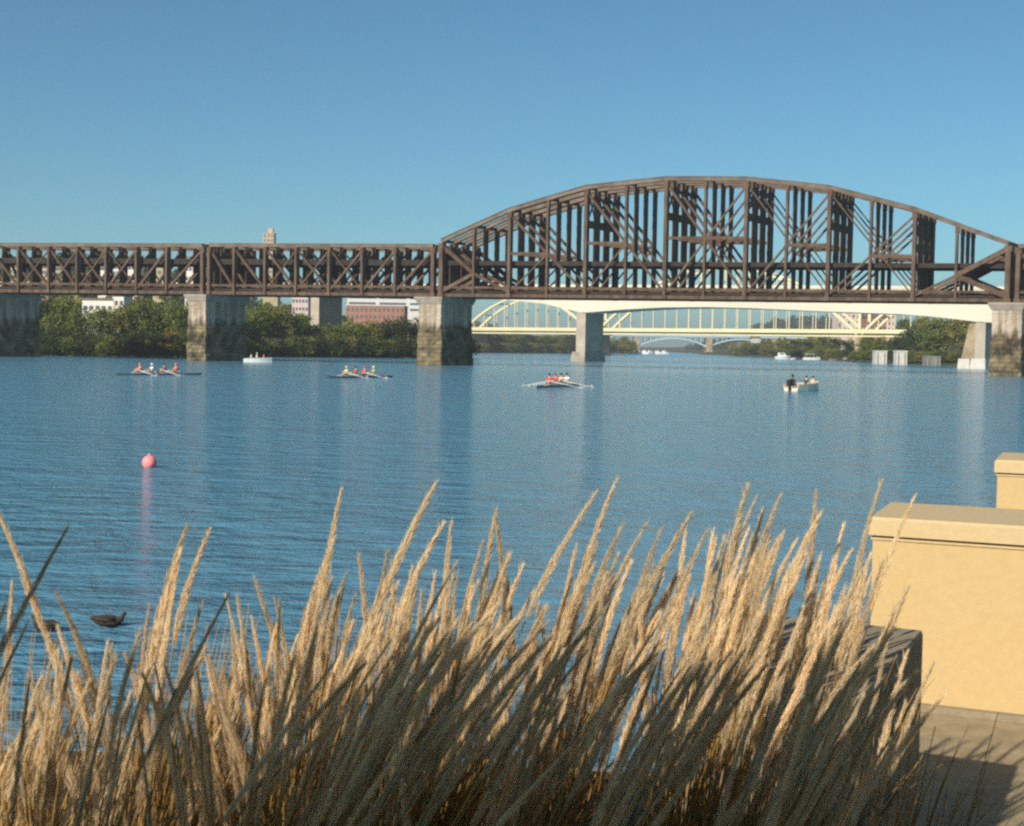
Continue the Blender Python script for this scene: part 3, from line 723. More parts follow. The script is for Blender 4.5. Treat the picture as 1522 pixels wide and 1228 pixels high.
# ------------------------------------------------------------------ buildings
def window_mesh(wd, ht):
    mb = MB(); mb.cbox((0, 0, 0), wd, 0.12, ht); return mb.mesh('window', m_glass)
def building(name, label, x0px, x1px, ytop, Y, depth, wall_m, cols, rows, win=(1.2, 1.5), roof='flat', cat='building', group=None, zbase=None, rz=0.0, roof_m=None, nmax=100):
    a, b = at(x0px, ytop, Y), at(x1px, ytop, Y)
    zt_ = 0.5*(a.z+b.z); wd = b.x-a.x; cx = (a.x+b.x)/2
    g = th(cx, Y+depth/2)-0.5 if zbase is None else zbase
    h = zt_-g
    root = thing(name, (cx, Y+depth/2, g), label, cat, group, rz)
    mb = MB(); mb.cbox((0, 0, 0), wd, depth, h); mb.build('wall', wall_m, root)
    if roof == 'flat':
        mb = MB(); mb.cbox((0, 0, h), wd+0.5, depth+0.5, 0.45); mb.build('roof', roof_m or wall_m, root)
    else:
        mb = MB(); o = 0.5; rh = min(3.0, depth*0.35)
        X, D = wd/2+o, depth/2+o
        mb.v += [(-X, -D, h), (X, -D, h), (X, D, h), (-X, D, h), (-X, 0, h+rh), (X, 0, h+rh)]; mb.f += [(0, 1, 5, 4), (2, 3, 4, 5), (1, 2, 5), (3, 0, 4), (3, 2, 1, 0)]
        mb.build('roof', roof_m or m_roof, root)
    wmh = window_mesh(*win); k = 0
    top_zone = min(h-0.8, rows*3.3)
    for r_ in range(rows):
        for c in range(cols):
            if k >= nmax: break
            o = link('window', wmh, root); o.location = (-wd/2+wd*(c+0.5)/cols, -depth/2-0.01, h-top_zone+top_zone*(r_+0.25)/rows); k += 1
    return root
building('white_house', 'low white house above the left bank trees under the flat truss', 122, 168, 446, 345, 8, m_whitewall, 5, 1, (1.0, 1.0), 'flat', 'house', None, None, 0, m_roof)
building('white_house', 'white house wing with taller front beside the low white house', 169, 184, 439, 342, 8, m_whitewall, 2, 2, (0.8, 1.1), 'gable', 'house')
building('brick_building', 'red brick building behind bank trees between the two stone piers', 514, 601, 455, 620, 20, m_brick, 13, 4, (1.1, 1.6), 'flat', roof_m=m_pinkbld)
building('office_building', 'long pale building with window bands behind the red brick building', 516, 652, 438, 760, 30, m_palebld, 3, 3, (15.0, 1.3), 'flat')
building('pale_building', 'pinkish white building left of the dark far pier', 434, 458, 441, 560, 12, m_pinkbld, 5, 3, (0.9, 1.3), 'gable')
tw = building('tower_building', 'tan tower block rising above the flat truss top chord', 391, 407, 347, 950, 9, m_tower, 3, 14, (1.2, 1.6), 'flat', zbase=2)
mb = MB(); mb.cbox((0.3, 0, 0), 3.2, 4, 3.4); o = mb.build('penthouse', m_tower, tw); o.location = (0.6, 0, at(399, 347, 950).z-2+0.45)
GH = 'hillside houses behind the flat trusses'
for px, yt, wpx, mm, lab in [(22, 396, 18, m_ochre, 'ochre hillside house seen through the truss at the photo\'s left edge'), (68, 397, 14, m_tower, 'tan hillside house seen through the second truss panel from the left edge'),
      (90, 400, 16, m_ochre, 'ochre hillside house seen through the left truss beside the tan house'), (152, 391, 12, m_whitewall, 'bright white hillside house seen through the middle of the left truss'),
      (175, 398, 16, m_palebld, 'pale grey hillside house right of the bright white hillside house'), (197, 390, 14, m_whitewall, 'white hillside house seen through the left truss above the tree tops'),
      (237, 397, 20, m_ochre, 'wide ochre hillside house left of the stone pier posts'), (283, 392, 16, m_whitewall, 'white hillside house seen through the last panel before the stone pier'),
      (402, 398, 22, m_ochre, 'ochre house seen through the middle truss below the tan tower')]:
    building('hillside_house', lab, px-wpx/2, px+wpx/2, yt, 470 if px < 300 else 640, 8, mm, 3, 2, (0.9, 1.2), 'gable', 'house', GH, zbase=3)
building('brick_building', 'pinkish brick building behind the yellow bridge tower on the right', 1252, 1332, 466, 700, 22, m_pinkbld, 12, 5, (1.1, 1.6), 'flat')
building('red_building', 'darker red brick mill building right of the yellow tower', 1288, 1318, 472, 660, 16, m_brick, 5, 4, (1.0, 1.5), 'gable')
building('bank_house', 'small pink house on the far bank near the blue arches', 1098, 1112, 515, 980, 9, m_pinkbld, 3, 2, (0.9, 1.2), 'gable', 'house')
building('bank_house', 'pale house above the far bank beside the blue deck', 1118, 1130, 503, 1080, 9, m_palebld, 3, 2, (0.9, 1.2), 'gable', 'house')
building('bank_house', 'pinkish house among distant trees right of the cream pier', 900, 910, 499, 1010, 9, m_pinkbld, 3, 3, (0.9, 1.2), 'gable', 'house')

# mooring blocks near the right bank
def mooring(px0, px1, yt, yb, m, label):
    P = onz((px0+px1)/2, yb, 0.0); Y = P.y
    a, b = at(px0, yt, Y), at(px1, yt, Y); wd = b.x-a.x; zt_ = a.z
    root = thing('mooring_block', (P.x, Y+wd/2, 0), label, 'concrete block', 'concrete mooring blocks by the right bank')
    mb = MB(); mb.cbox((0, 0, -1.5), wd, wd, zt_+1.1); mb.build('block', m, root)
    mb = MB(); mb.cbox((0, 0, zt_-0.4), wd+0.25, wd+0.25, 0.4); mb.build('cap', m, root)
    mb = MB()
    for q in (-0.3, 0.3): mb.cbox((q*wd, -wd/2-0.1, 0.1), 0.16, 0.18, zt_-0.8)
    mb.build('fender', m_bark, root)
    mb = MB(); mb.lathe([(0.18, 0), (0.13, 0.25), (0.22, 0.4)], 10, (0, -wd*0.3, zt_)); mb.build('bollard', m_black, root)
mooring(1301, 1318, 521, 541, m_block_far, 'pale concrete mooring block, left one of the bright pair')
mooring(1332, 1348, 521, 542, m_block_far, 'pale concrete mooring block, right one of the bright pair')
mooring(1256, 1269, 523, 537, m_block_tan, 'tan concrete mooring block beside the yellow bridge pier')
mooring(1377, 1398, 529, 543, m_block_grey, 'low grey concrete mooring block under the large bank tree')

# ------------------------------------------------------------------ boats and people
def hull_mesh(L, W, H, name, m, bow=0.35, draft=0.3, n=14, stern=0.85, deck=0.0, sheer=0.35):
    secs = []
    for i in range(n+1):
        t = i/n; y = -L/2+L*t
        k = stern+(1-stern)*min(1, t/0.35) if t < 0.35 else max(0.02, (1-((t-0.35)/0.65)**2.4))
        wv = W/2*k; h = H*(1+sheer*t*t); d = draft*(1-t**4)
        secs.append([(-wv, y, h), (-wv*0.82, y, 0.02), (-wv*0.3, y, -d), (wv*0.3, y, -d), (wv*0.82, y, 0.02), (wv, y, h), (wv*0.8, y, h-deck), (-wv*0.8, y, h-deck)])
    mb = MB(); mb.loft(secs); return mb
SK = {}
def skin_mesh(key, verts, edges, radii, m, sub=1):
    me = bpy.data.meshes.new(key); me.from_pydata(verts, edges, []); ob = bpy.data.objects.new('skin', me); COL.objects.link(ob)
    md = ob.modifiers.new('s', 'SKIN'); md.use_smooth_shade = True
    for i, r_ in enumerate(radii): me.skin_vertices[0].data[i].radius = (r_, r_) if not isinstance(r_, tuple) else r_
    me.skin_vertices[0].data[0].use_root = True
    ss = ob.modifiers.new('u', 'SUBSURF'); ss.levels = sub; ss.render_levels = sub
    dg = bpy.context.evaluated_depsgraph_get(); out = bpy.data.meshes.new_from_object(ob.evaluated_get(dg))
    out.name = key; out.materials.clear(); out.materials.append(m)
    bpy.data.objects.remove(ob); bpy.data.meshes.remove(me)
    return out
# seated figure facing +y, pelvis at origin
def seated(reach):
    v = [(0, 0, 0.08), (0, 0.02, 0.26), (0, 0.05, 0.44), (0, 0.06, 0.55), (0, 0.08, 0.66), (0, 0.10, 0.78)]
    r_ = [0.15, 0.145, 0.16, 0.065, 0.085, 0.088]
    e = [(0, 1), (1, 2), (2, 3), (3, 4), (4, 5)]
    for sg in (-1, 1):
        b = len(v)
        if reach:
            v += [(sg*0.19, 0.07, 0.46), (sg*0.24, 0.24, 0.34), (sg*0.14, 0.44, 0.36), (sg*0.12, 0.52, 0.36), (sg*0.11, 0.57, 0.35)]
        else:
            v += [(sg*0.19, 0.05, 0.46), (sg*0.25, 0.05, 0.24), (sg*0.18, 0.25, 0.14), (sg*0.16, 0.33, 0.13), (sg*0.15, 0.38, 0.12)]
        r_ += [0.062, 0.048, 0.038, 0.034, 0.022]
        e += [(2, b), (b, b+1), (b+1, b+2), (b+2, b+3), (b+3, b+4)]
    for sg in (-1, 1):
        b = len(v); v += [(sg*0.10, 0.10, 0.07), (sg*0.13, 0.44, 0.22 if reach else 0.08), (sg*0.12, 0.72 if reach else 0.5, 0.02 if reach else -0.32), (sg*0.12, 0.84 if reach else 0.64, 0.04 if reach else -0.34)]
        r_ += [0.095, 0.068, 0.045, 0.04]; e += [(0, b), (b, b+1), (b+1, b+2), (b+2, b+3)]
    return v, e, r_
for key, rc in (('row', True), ('sit', False)):
    v, e, r_ = seated(rc)
    SK[key] = skin_mesh('body', v, e, r_, m_skin)
    # shirt: torso and upper arms a little fatter
    sv = v[0:4] + [v[6], v[7], v[11], v[12]]
    sv[3] = (0, 0.055, 0.50)
    def mid(a, b, t): return tuple(a[i]+(b[i]-a[i])*t for i in range(3))
    sv[5] = mid(v[6], v[7], 0.75); sv[7] = mid(v[11], v[12], 0.75)
    SK[key+'shirt'] = skin_mesh('shirt', sv, [(0, 1), (1, 2), (2, 3), (2, 4), (4, 5), (2, 6), (6, 7)], [0.165, 0.163, 0.18, 0.075, 0.078, 0.068, 0.078, 0.068], m_cloth['red'])
hm = MB(); hm.lathe([(0.02, 0.125), (0.07, 0.11), (0.10, 0.06), (0.107, 0.0), (0.10, -0.035)], 12, (0, 0.075, 0.765)); SK['hair'] = hm.mesh('hair', m_hair, True)
fm = MB(); fm.tube([(0, 0.18, 0.775), (0, 0.215, 0.745), (0, 0.18, 0.735)], [0.012, 0.018, 0.012], 6); SK['nose'] = fm.mesh('nose', m_skin, True)
def person(parent_loc, rz, pose, shirt, label, group, skin=None, hat=None, scale=1.0):
    root = thing('person', parent_loc, label, 'person', group, rz); root.scale = (scale,)*3
    b = link('body', SK[pose], root)
    if skin:
        b.material_slots[0].link = 'OBJECT'; b.material_slots[0].material = skin
    s = link('shirt', SK[pose+'shirt'], root); s.material_slots[0].link = 'OBJECT'; s.material_slots[0].material = m_cloth[shirt]
    h = link('cap' if hat else 'hair', SK['hair'], root)
    if hat: h.material_slots[0].link = 'OBJECT'; h.material_slots[0].material = m_cloth[hat]
    return root
# oar: along +y from handle
om = MB(); om.tube([(0, 0, 0), (0, 1.2, 0), (0, 3.15, 0)], [0.03, 0.035, 0.028], 7); SHAFT = om.mesh('shaft', m_oar, True)
bm_ = MB(); bm_.loft([[(-0.04, 3.1, -0.02), (0.04, 3.1, -0.02), (0.04, 3.1, 0.02), (-0.04, 3.1, 0.02)], [(-0.11, 3.3, -0.015), (0.13, 3.3, -0.015), (0.13, 3.3, 0.015), (-0.11, 3.3, 0.015)], [(-0.13, 3.75, -0.012), (0.15, 3.75, -0.012), (0.15, 3.75, 0.012), (-0.13, 3.75, 0.012)]]); BLADE = bm_.mesh('blade', m_oar)

def shell(px, py, az, crew, label, seatlab):
    """rowing four; az = heading of the bow from +y towards +x; crew listed from the left of the picture = from the stern end"""
    P = onz(px, py, 0.0); rz = -az
    root = thing('rowing_shell', P, label, 'rowing boat', 'rowing shells on the river', rz)
    L = 10.2; secs = []
    for i in range(25):
        t = -1+2*i/24; k = max(0.03, 1-abs(t)**2.6); wv = 0.30*k; y = t*L/2; h = 0.13+0.05*abs(t)
        secs.append([(-wv, y, h), (-wv, y, 0.05), (-wv*0.5, y, -0.12*k), (wv*0.5, y, -0.12*k), (wv, y, 0.05), (wv, y, h), (wv*0.7, y, h+0.04), (-wv*0.7, y, h+0.04)])
    mb = MB(); mb.loft(secs); mb.build('hull', m_shell, root, True)
    mb = MB(); mb.bar((0, -3.1, 0.19), (0, 3.1, 0.19), 0.3, 0.06, (0, 0, 1)); mb.build('seat_deck', m_cream, root)
    n = len(crew); rot = Matrix.Rotation(rz, 4, 'Z'); mw = Matrix.Translation(P) @ rot
    for i, (col, hat) in enumerate(crew):
        y = (i-(n-1)/2)*1.4; sg = 1 if i % 2 == 0 else -1
        rg = MB(); rg.tube([(0, y-0.3, 0.24), (sg*0.85, y+0.45, 0.42), (0, y+0.75, 0.24)], 0.018, 5); rg.build('rigger', m_oar, root)
        # rowers sit with their backs to the bow: they face -y
        pp = mw @ Vector((0, y, 0.25))
        person(pp, rz+PI, 'row', col, seatlab[i], 'rowers in the shells', hat=hat, scale=1.12)
        ho = mw @ Vector((-sg*0.12, y-0.55, 0.62)); hb = mw @ Vector((sg*3.25, y-0.15, 0.0))
        d = (hb-ho).normalized()
        o = thing('oar', ho, 'long pale oar of the '+seatlab[i].replace(' seated', '').replace(' at the', ' at'), 'oar', 'oars of the rowing shells')
        o.rotation_mode = 'QUATERNION'; o.rotation_quaternion = d.to_track_quat('Y', 'Z')
        link('shaft', SHAFT, o); link('blade', BLADE, o)
        dr = random.Random(i+int(px)); sp = MB(); q0 = mw @ Vector((sg*3.0, y-0.15, 0.0))
        for k in range(12):
            c_ = q0+Vector((dr.gauss(0, .3), dr.gauss(0, .3), abs(dr.gauss(0, .10)))); z_ = dr.uniform(.02, .06)
            sp.lathe([(z_*0.3, -z_), (z_, 0), (z_*0.3, z_)], 6, c_)
        tag(sp.build('water_splash', m_oar), 'white splash where the oar of the '+seatlab[i].replace(' seated', '').replace(' at the', ' at')+' dips', 'splash', 'oar splashes', 'stuff')
    return root
shell(236, 557.5, R(45), [('orange', 'orange'), ('white', 'white'), ('navy', None), ('coral', 'coral')], 'dark rowing shell left of the stone pier with an orange shirted rower',
      ['bright orange rower seated in the leftmost shell', 'white shirted rower seated behind the orange one in the leftmost shell', 'dark shirted rower seated in the leftmost shell', 'coral red rower seated at the right end of the leftmost shell'])
shell(536, 561.5, R(36), [('yellow', 'yellow'), ('darkred', None), ('red', 'red'), ('green', 'white')], 'dark rowing shell left of the middle stone pier with a yellow shirted rower',
      ['yellow shirted rower seated in the middle shell', 'dark red rower seated behind the yellow one in the middle shell', 'bright red rower seated in the middle shell', 'green shirted rower seated at the right end of the middle shell'])
shell(830, 575, R(24), [('red', None), ('red', 'darkred'), ('tan', None), ('white', None)], 'dark rowing shell below the cream pier with red shirted rowers',
      ['red shirted bareheaded rower seated at the left end of the right shell', 'red shirted rower seated second in the right shell', 'tan shirted rower seated in the right shell', 'white shirted rower seated at the right end of the right shell'])

def motorboat(name, P, rz, L, W, H, hull_m, label, cabin=None, windscreen=True, outboard=True, group=None, mast=0, canopy=False):
    root = thing(name, P, label, 'boat', group, rz)
    mb = hull_mesh(L, W, H, 'hull', hull_m, deck=0.0 if cabin else H*0.55)
    mb.build('hull', hull_m, root)
    if cabin:
        y0, y1, hz = cabin
        mb = MB(); w1 = W*0.34; z0 = H*1.0
        mb.hexa([(-w1, y0, z0), (w1, y0, z0), (w1*0.8, y1, z0+0.1), (-w1*0.8, y1, z0+0.1), (-w1*0.92, y0, z0+hz), (w1*0.92, y0, z0+hz), (w1*0.6, y1-(y1-y0)*0.3, z0+hz), (-w1*0.6, y1-(y1-y0)*0.3, z0+hz)])
        cb = mb.build('cabin', hull_m, root)
        mb = MB(); mb.cbox((0, (y0+y1)/2-0.15*(y1-y0), z0+hz*0.55), w1*2.02, (y1-y0)*0.5, hz*0.28); mb.build('window', m_glass, cb)
    if windscreen:
        mb = MB(); mb.bar((-W*0.35, L*0.08, H*1.1), (W*0.35, L*0.08, H*1.1), 0.04, 0.55, (0, -0.35, 1)); mb.build('windscreen', m_glass, root)
    if outboard:
        mb = MB(); mb.cbox((0, -L/2-0.18, H*0.75), 0.36, 0.5, 0.55); mb.cbox((0, -L/2-0.2, -0.3), 0.16, 0.22, H*0.75+0.3); mb.build('outboard_motor', m_black, root)
    if mast:
        mb = MB(); mb.tube([(0, 0, H), (0, 0, H+mast)], [0.06, 0.03], 6); mb.build('mast', m_oar, root)
    if canopy:
        mb = MB(); mb.cbox((0, -L*0.1, H+1.7), W*0.8, L*0.5, 0.12)
        for a in (-1, 1):
            for b in (-1, 1): mb.tube([(a*W*0.37, -L*0.1+b*L*0.23, H*0.6), (a*W*0.37, -L*0.1+b*L*0.23, H+1.75)], 0.04, 5)
        mb.build('canopy', m_boatwhite, root)
    return root
# coaching launch
P = onz(1196, 581, 0.0); az = R(44)
motorboat('motor_launch', P, -az, 4.6, 1.9, 0.62, m_cream, 'small cream open launch with black outboard carrying three people', windscreen=False)
mw = Matrix.Translation(P) @ Matrix.Rotation(-az, 4, 'Z')
person(mw @ Vector((-0.25, -1.75, 0.50)), -az, 'sit', 'black', 'dark clothed person at the stern of the cream launch', 'people in the launch', skin=m_skin_d, scale=1.12)
person(mw @ Vector((0.1, 0.0, 0.50)), -az, 'sit', 'navy', 'navy shirted person sitting amidships in the cream launch', 'people in the launch')
person(mw @ Vector((0.1, 1.1, 0.46)), -az, 'sit', 'tan', 'tan shirted person sitting near the bow of the cream launch', 'people in the launch')
# white motorboat by the left pier
P = onz(383, 539, 0.0)
motorboat('motorboat', P, R(-76), 5.0, 2.0, 0.7, m_boatwhite, 'small white motorboat beside the left stone pier with three people aboard', cabin=None, windscreen=True)
mw = Matrix.Translation(P) @ Matrix.Rotation(R(-76), 4, 'Z')
person(mw @ Vector((0, -0.2, 0.75)), R(-76), 'sit', 'white', 'white shirted person in the middle of the white motorboat', 'people in the white motorboat', hat='white', scale=1.15)
person(mw @ Vector((0.2, -1.2, 0.72)), R(-76), 'sit', 'white', 'white shirted person near the stern of the white motorboat', 'people in the white motorboat', scale=1.1)
person(mw @ Vector((0, 1.0, 0.72)), R(-76), 'sit', 'coral', 'coral shirted person near the bow of the white motorboat', 'people in the white motorboat')
# far boats
P = onz(1163, 534.0, 0.0); motorboat('cabin_cruiser', P, R(-78), 7.5, 2.8, 1.3, m_boatwhite, 'white cabin cruiser moored at the right bank below the blue arches', cabin=(-2, 1.8, 1.7), mast=2.2, windscreen=False)
P = onz(1178, 534.4, 0.0); motorboat('dinghy', P, R(-75), 3.2, 1.4, 0.6, m_boatwhite, 'tiny white dinghy right beside the white cabin cruiser', windscreen=False)
P = onz(1206, 535.0, 0.0); motorboat('pontoon_boat', P, R(-88), 8.0, 2.8, 1.0, m_boatwhite, 'white canopied pontoon boat moored near the tan mooring block', canopy=True, windscreen=False)
P = onz(1237, 536.5, 0.0); motorboat('dinghy', P, R(-80), 4.2, 1.5, 0.7, m_block_grey, 'small grey boat between the pontoon boat and tan mooring block', windscreen=True)
for i, (px, l, lab) in enumerate([(948, 7, 'far white boat, leftmost of the row under the blue arch'), (957, 8, 'far white boat with mast in the row under the blue arch'), (967, 8, 'far white cabin boat in the middle of the row under the blue arch'), (977, 7.5, 'far white cabin boat second from right under the blue arch'), (986, 8, 'far white cabin boat, rightmost under the blue arch')]):
    P = onz(px, 526.3+0.03*(i), 0.0); motorboat('moored_boat', P, R([-80, 70, -60, -95, 100][i]), l, 2.6, 1.3, m_boatwhite, lab, cabin=(-1.8, 1.5, 1.5), mast=3.5 if i == 1 else 0, windscreen=False, group='far white moored boats')

# buoy
P = onz(222, 695, 0.0)
root = thing('buoy', P, 'round pink red buoy floating alone on the open water', 'buoy')
mb = MB(); rr = 0.2; mb.lathe([(max(0.01, rr*math.sin(PI*i/12)), 0.14-rr*math.cos(PI*i/12)) for i in range(13)], 20); mb.build('float_ball', m_buoy, root, True)
mb = MB(); mb.lathe([(0.03, 0.33), (0.04, 0.35), (0.03, 0.38)], 10); mb.build('eyelet', m_buoy, root)

# ducks
dv = [(0, 0, 0.06), (-0.14, 0, 0.08), (-0.24, 0, 0.12), (0.09, 0, 0.065), (0.15, 0, 0.09), (0.172, 0, 0.135), (0.19, 0, 0.168), (0.222, 0, 0.166)]
DM = skin_mesh('body', dv, [(0, 1), (1, 2), (0, 3), (3, 4), (4, 5), (5, 6), (6, 7)], [(0.095, 0.075), (0.075, 0.055), (0.02, 0.015), (0.08, 0.07), (0.05, 0.05), 0.028, 0.036, 0.024], m_duck, 2)
bm2 = MB(); bm2.loft([[(0.232, -0.013, 0.157), (0.232, 0.013, 0.157), (0.232, 0.012, 0.172), (0.232, -0.012, 0.172)], [(0.285, -0.014, 0.150), (0.285, 0.014, 0.150), (0.285, 0.012, 0.156), (0.285, -0.012, 0.156)]]); BM = bm2.mesh('bill', m_bill)
wg = MB(); wg.loft([[(0.08, 0, 0.12), (0.08, 0.02, 0.09), (0.08, 0, 0.06)], [(-0.05, 0.012, 0.14), (-0.05, 0.035, 0.095), (-0.05, 0.012, 0.06)], [(-0.22, -0.02, 0.13), (-0.22, -0.01, 0.12), (-0.22, -0.02, 0.11)]]); WG = wg.mesh('wing', m_duck, True)
def duck(px, py, rz, s, label):
    P = onz(px, py, 0.0); r_ = thing('duck', P, label, 'duck', 'ducks swimming near the grass', rz); r_.scale = (s,)*3
    link('body', DM, r_); link('bill', BM, r_)
    a = link('wing', WG, r_); a.location = (0, 0.072, 0); b = link('wing', WG, r_); b.location = (0, -0.072, 0); b.scale = (1, -1, 1)
duck(162, 931, R(8), 0.95, 'dark brown duck facing right on the water between grass plumes')
duck(66, 938, R(150), 0.95, 'dark brown duck half hidden behind the leftmost grass plumes')

# ------------------------------------------------------------------ promenade
GZ = 1.85
dw = R(23)
WX = Vector((math.cos(dw), -math.sin(dw), 0)); WY = Vector((math.sin(dw), math.cos(dw), 0))
e0 = Vector((0.9, 4.62, 0))
poly = [(60, -45), (60, -14.5), (28, -0.6)]
p_ = [Vector((3.15, 9.95, 0)), Vector((2.9, 9.0, 0)), Vector((2.1, 7.3, 0)), Vector((1.42, 6.2, 0)), Vector((1.25, 5.1, 0)), Vector((1.05, 5.15, 0)), Vector((-0.6, 5.3, 0)), Vector((-3, 5.3, 0)), Vector((-60, 11, 0))]
poly += [(q.x, q.y) for q in p_] + [(-70, -45)]
def prism(poly, z0, z1, name, m):
    mb = MB(); n = len(poly); mb.v += [(x, y, z0) for x, y in poly] + [(x, y, z1) for x, y in poly]
    mb.f.append(tuple(range(n, 2*n))); mb.f.append(tuple(range(n-1, -1, -1)))
    for i in range(n): mb.f.append((i, (i+1) % n, n+(i+1) % n, n+i))
    return mb.build(name, m)
structure(prism(poly, -3.2, GZ, 'promenade_pavement', m_pave))
bedp = [(0.93, 1.45), (0.82, 3.4), (0.82, 5.0), (-0.6, 5.22), (-2.95, 5.22), (-2.95, 1.45)]
structure(prism(bedp, GZ-0.2, GZ+0.035, 'planting_soil', m_soil))

def low_wall(name, P, L, D, Ht, label):
    """P: front left foot"""
    root = thing(name, P, label, 'wall', 'yellow cast stone walls on the promenade')
    def bx(x0, x1, y0, y1, z0, z1, mb, ch=0.0):
        a = lambda x, y, z: (P.x+(WX*x+WY*y).x, P.y+(WX*x+WY*y).y, P.z+z)
        mb.hexa([a(x0, y0, z0), a(x1, y0, z0), a(x1, y1, z0), a(x0, y1, z0), a(x0+ch, y0+ch, z1), a(x1-ch, y0+ch, z1), a(x1-ch, y1-ch, z1), a(x0+ch, y1-ch, z1)])
    capz = Ht-0.085
    mb = MB(); bx(0.02, L-0.02, 0.02, D-0.02, 0.0, capz-0.022, mb); wp(mb, 'wall_body', m_wall, root)
    mb = MB(); bx(0.012, L-0.012, 0.012, D-0.012, capz-0.022, capz-0.012, mb); bx(0.035, L-0.035, 0.035, D-0.035, capz-0.012, capz, mb); wp(mb, 'shadow_joint', m_wallcap, root)
    mb = MB(); bx(0, L, 0, D, capz, Ht-0.012, mb); bx(0, L, 0, D, Ht-0.012, Ht, mb, 0.012); wp(mb, 'coping', m_wallcap, root)
    mb = MB(); bx(-0.02, L+0.02, -0.025, 0.018, 0.0, 0.03, mb); wp(mb, 'base_strip', m_block, root)
P1 = at(1284, 1000, 6.27); P1.z = GZ
low_wall('promenade_wall', P1, 5.0, 0.72, 0.885, 'long yellow cast stone wall with coping right of the grass')
P2 = at(1476, 750, 9.0); P2.z = GZ
low_wall('promenade_wall', P2, 3.0, 0.8, 0.95, 'farther yellow cast stone wall, cropped at the right edge above the long wall')
# stone block at the end of the planting bed
Cc = at(1372, 937, 4.3)
root = thing('stone_block', (Cc.x, Cc.y, GZ), 'grey brown stone block half buried in grass in front of the yellow wall', 'stone block')
hb = Cc.z-GZ
db = R(26); BX = Vector((math.cos(db), -math.sin(db), 0)); BY = Vector((math.sin(db), math.cos(db), 0))
o_ = Vector((Cc.x, Cc.y, GZ))-BX*0.52-BY*0.9
mb = MB(); mb.box(o_+Vector((0, 0, 0)), BX*0.52, BY*0.9, (0, 0, hb-0.015))
wp(mb, 'block_body', m_block, root)
mb = MB(); t1 = o_+Vector((0, 0, hb-0.015)); c_ = 0.005
mb.hexa([t1, t1+BX*0.52, t1+BX*0.52+BY*0.9, t1+BY*0.9, t1+BX*c_+BY*c_+Vector((0, 0, .015)), t1+BX*(0.52-c_)+BY*c_+Vector((0, 0, .015)), t1+BX*(0.52-c_)+BY*(0.9-c_)+Vector((0, 0, .015)), t1+BX*c_+BY*(0.9-c_)+Vector((0, 0, .015))])
wp(mb, 'block_top', m_block, root)
# tall unseen wall added behind the viewpoint to shade the nearest grass
Pw = Vector((-3.55, -1.1, GZ))
root = thing('added_shade_wall', Pw, 'tall yellow wall added unseen behind the viewpoint to shade the near grass', 'wall')
mb = MB(); mb.box(Pw, (8.0, 0, 0), (0, -0.5, 0), (0, 0, 3.7)); wp(mb, 'wall_body', m_wall, root)
mb = MB(); mb.box(Pw+Vector((-0.05, 0.05, 3.702)), (8.1, 0, 0), (0, -0.6, 0), (0, 0, 0.1)); wp(mb, 'coping', m_wallcap, root)

# ------------------------------------------------------------------ plume grass
def plume_mesh(seed):
    r = random.Random(seed); mb = MB(); L = 0.34; Rm = r.uniform(0.0145, 0.0185)
    bend = r.uniform(0.0, 0.05); ph = r.uniform(0, 6)
    ax = lambda t: Vector((bend*t*t, 0.006*math.sin(t*4+ph)*t, L*t))
    for i in range(1500):
        t = r.random()**0.85
        k = 0.92+0.08*math.sin(t*19+ph)*math.sin(t*11+ph)          # branchlets give an uneven outline
        rad = Rm*k*(min(1, t/0.22)**0.7)*(1-max(0, t-0.22)/0.78)**0.8
        a = r.uniform(0, 2*PI); d = Vector((math.cos(a), math.sin(a), 0))
        p = ax(t)+d*rad*r.uniform(0.1, 0.85)
        up = (ax(min(1, t+0.05))-ax(t)).normalized()
        dirv = (up+d*r.uniform(0.02, 0.30)+Vector((r.gauss(0, .07), r.gauss(0, .07), 0))).normalized()
        ln = r.uniform(0.014, 0.034)*(1-0.3*t); wd = r.uniform(0.0004, 0.0009)
        sd_ = dirv.cross(Vector((r.gauss(0, 1), r.gauss(0, 1), r.gauss(0, 1)))).normalized()*wd
        mb.quad(p, p+dirv*ln*0.45+sd_, p+dirv*ln, p+dirv*ln*0.45-sd_)
    for i in range(80):                                            # awns sticking out
        t = r.random(); a = r.uniform(0, 2*PI); d = Vector((math.cos(a), math.sin(a), 0)); p = ax(t)
        q = p+(Vector((0, 0, 1))+d*r.uniform(0.2, 0.45)).normalized()*r.uniform(0.02, 0.05)
        mb.tri(p, q, p+Vector((0.0008, 0.0008, 0.001)))
    mb.tube([ax(0), ax(0.5), ax(0.95)], [0.0016, 0.0012, 0.0006], 3)
    return mb.mesh('plume', m_plume)
PLV = [plume_mesh(k) for k in range(14)]

gr = random.Random(21)
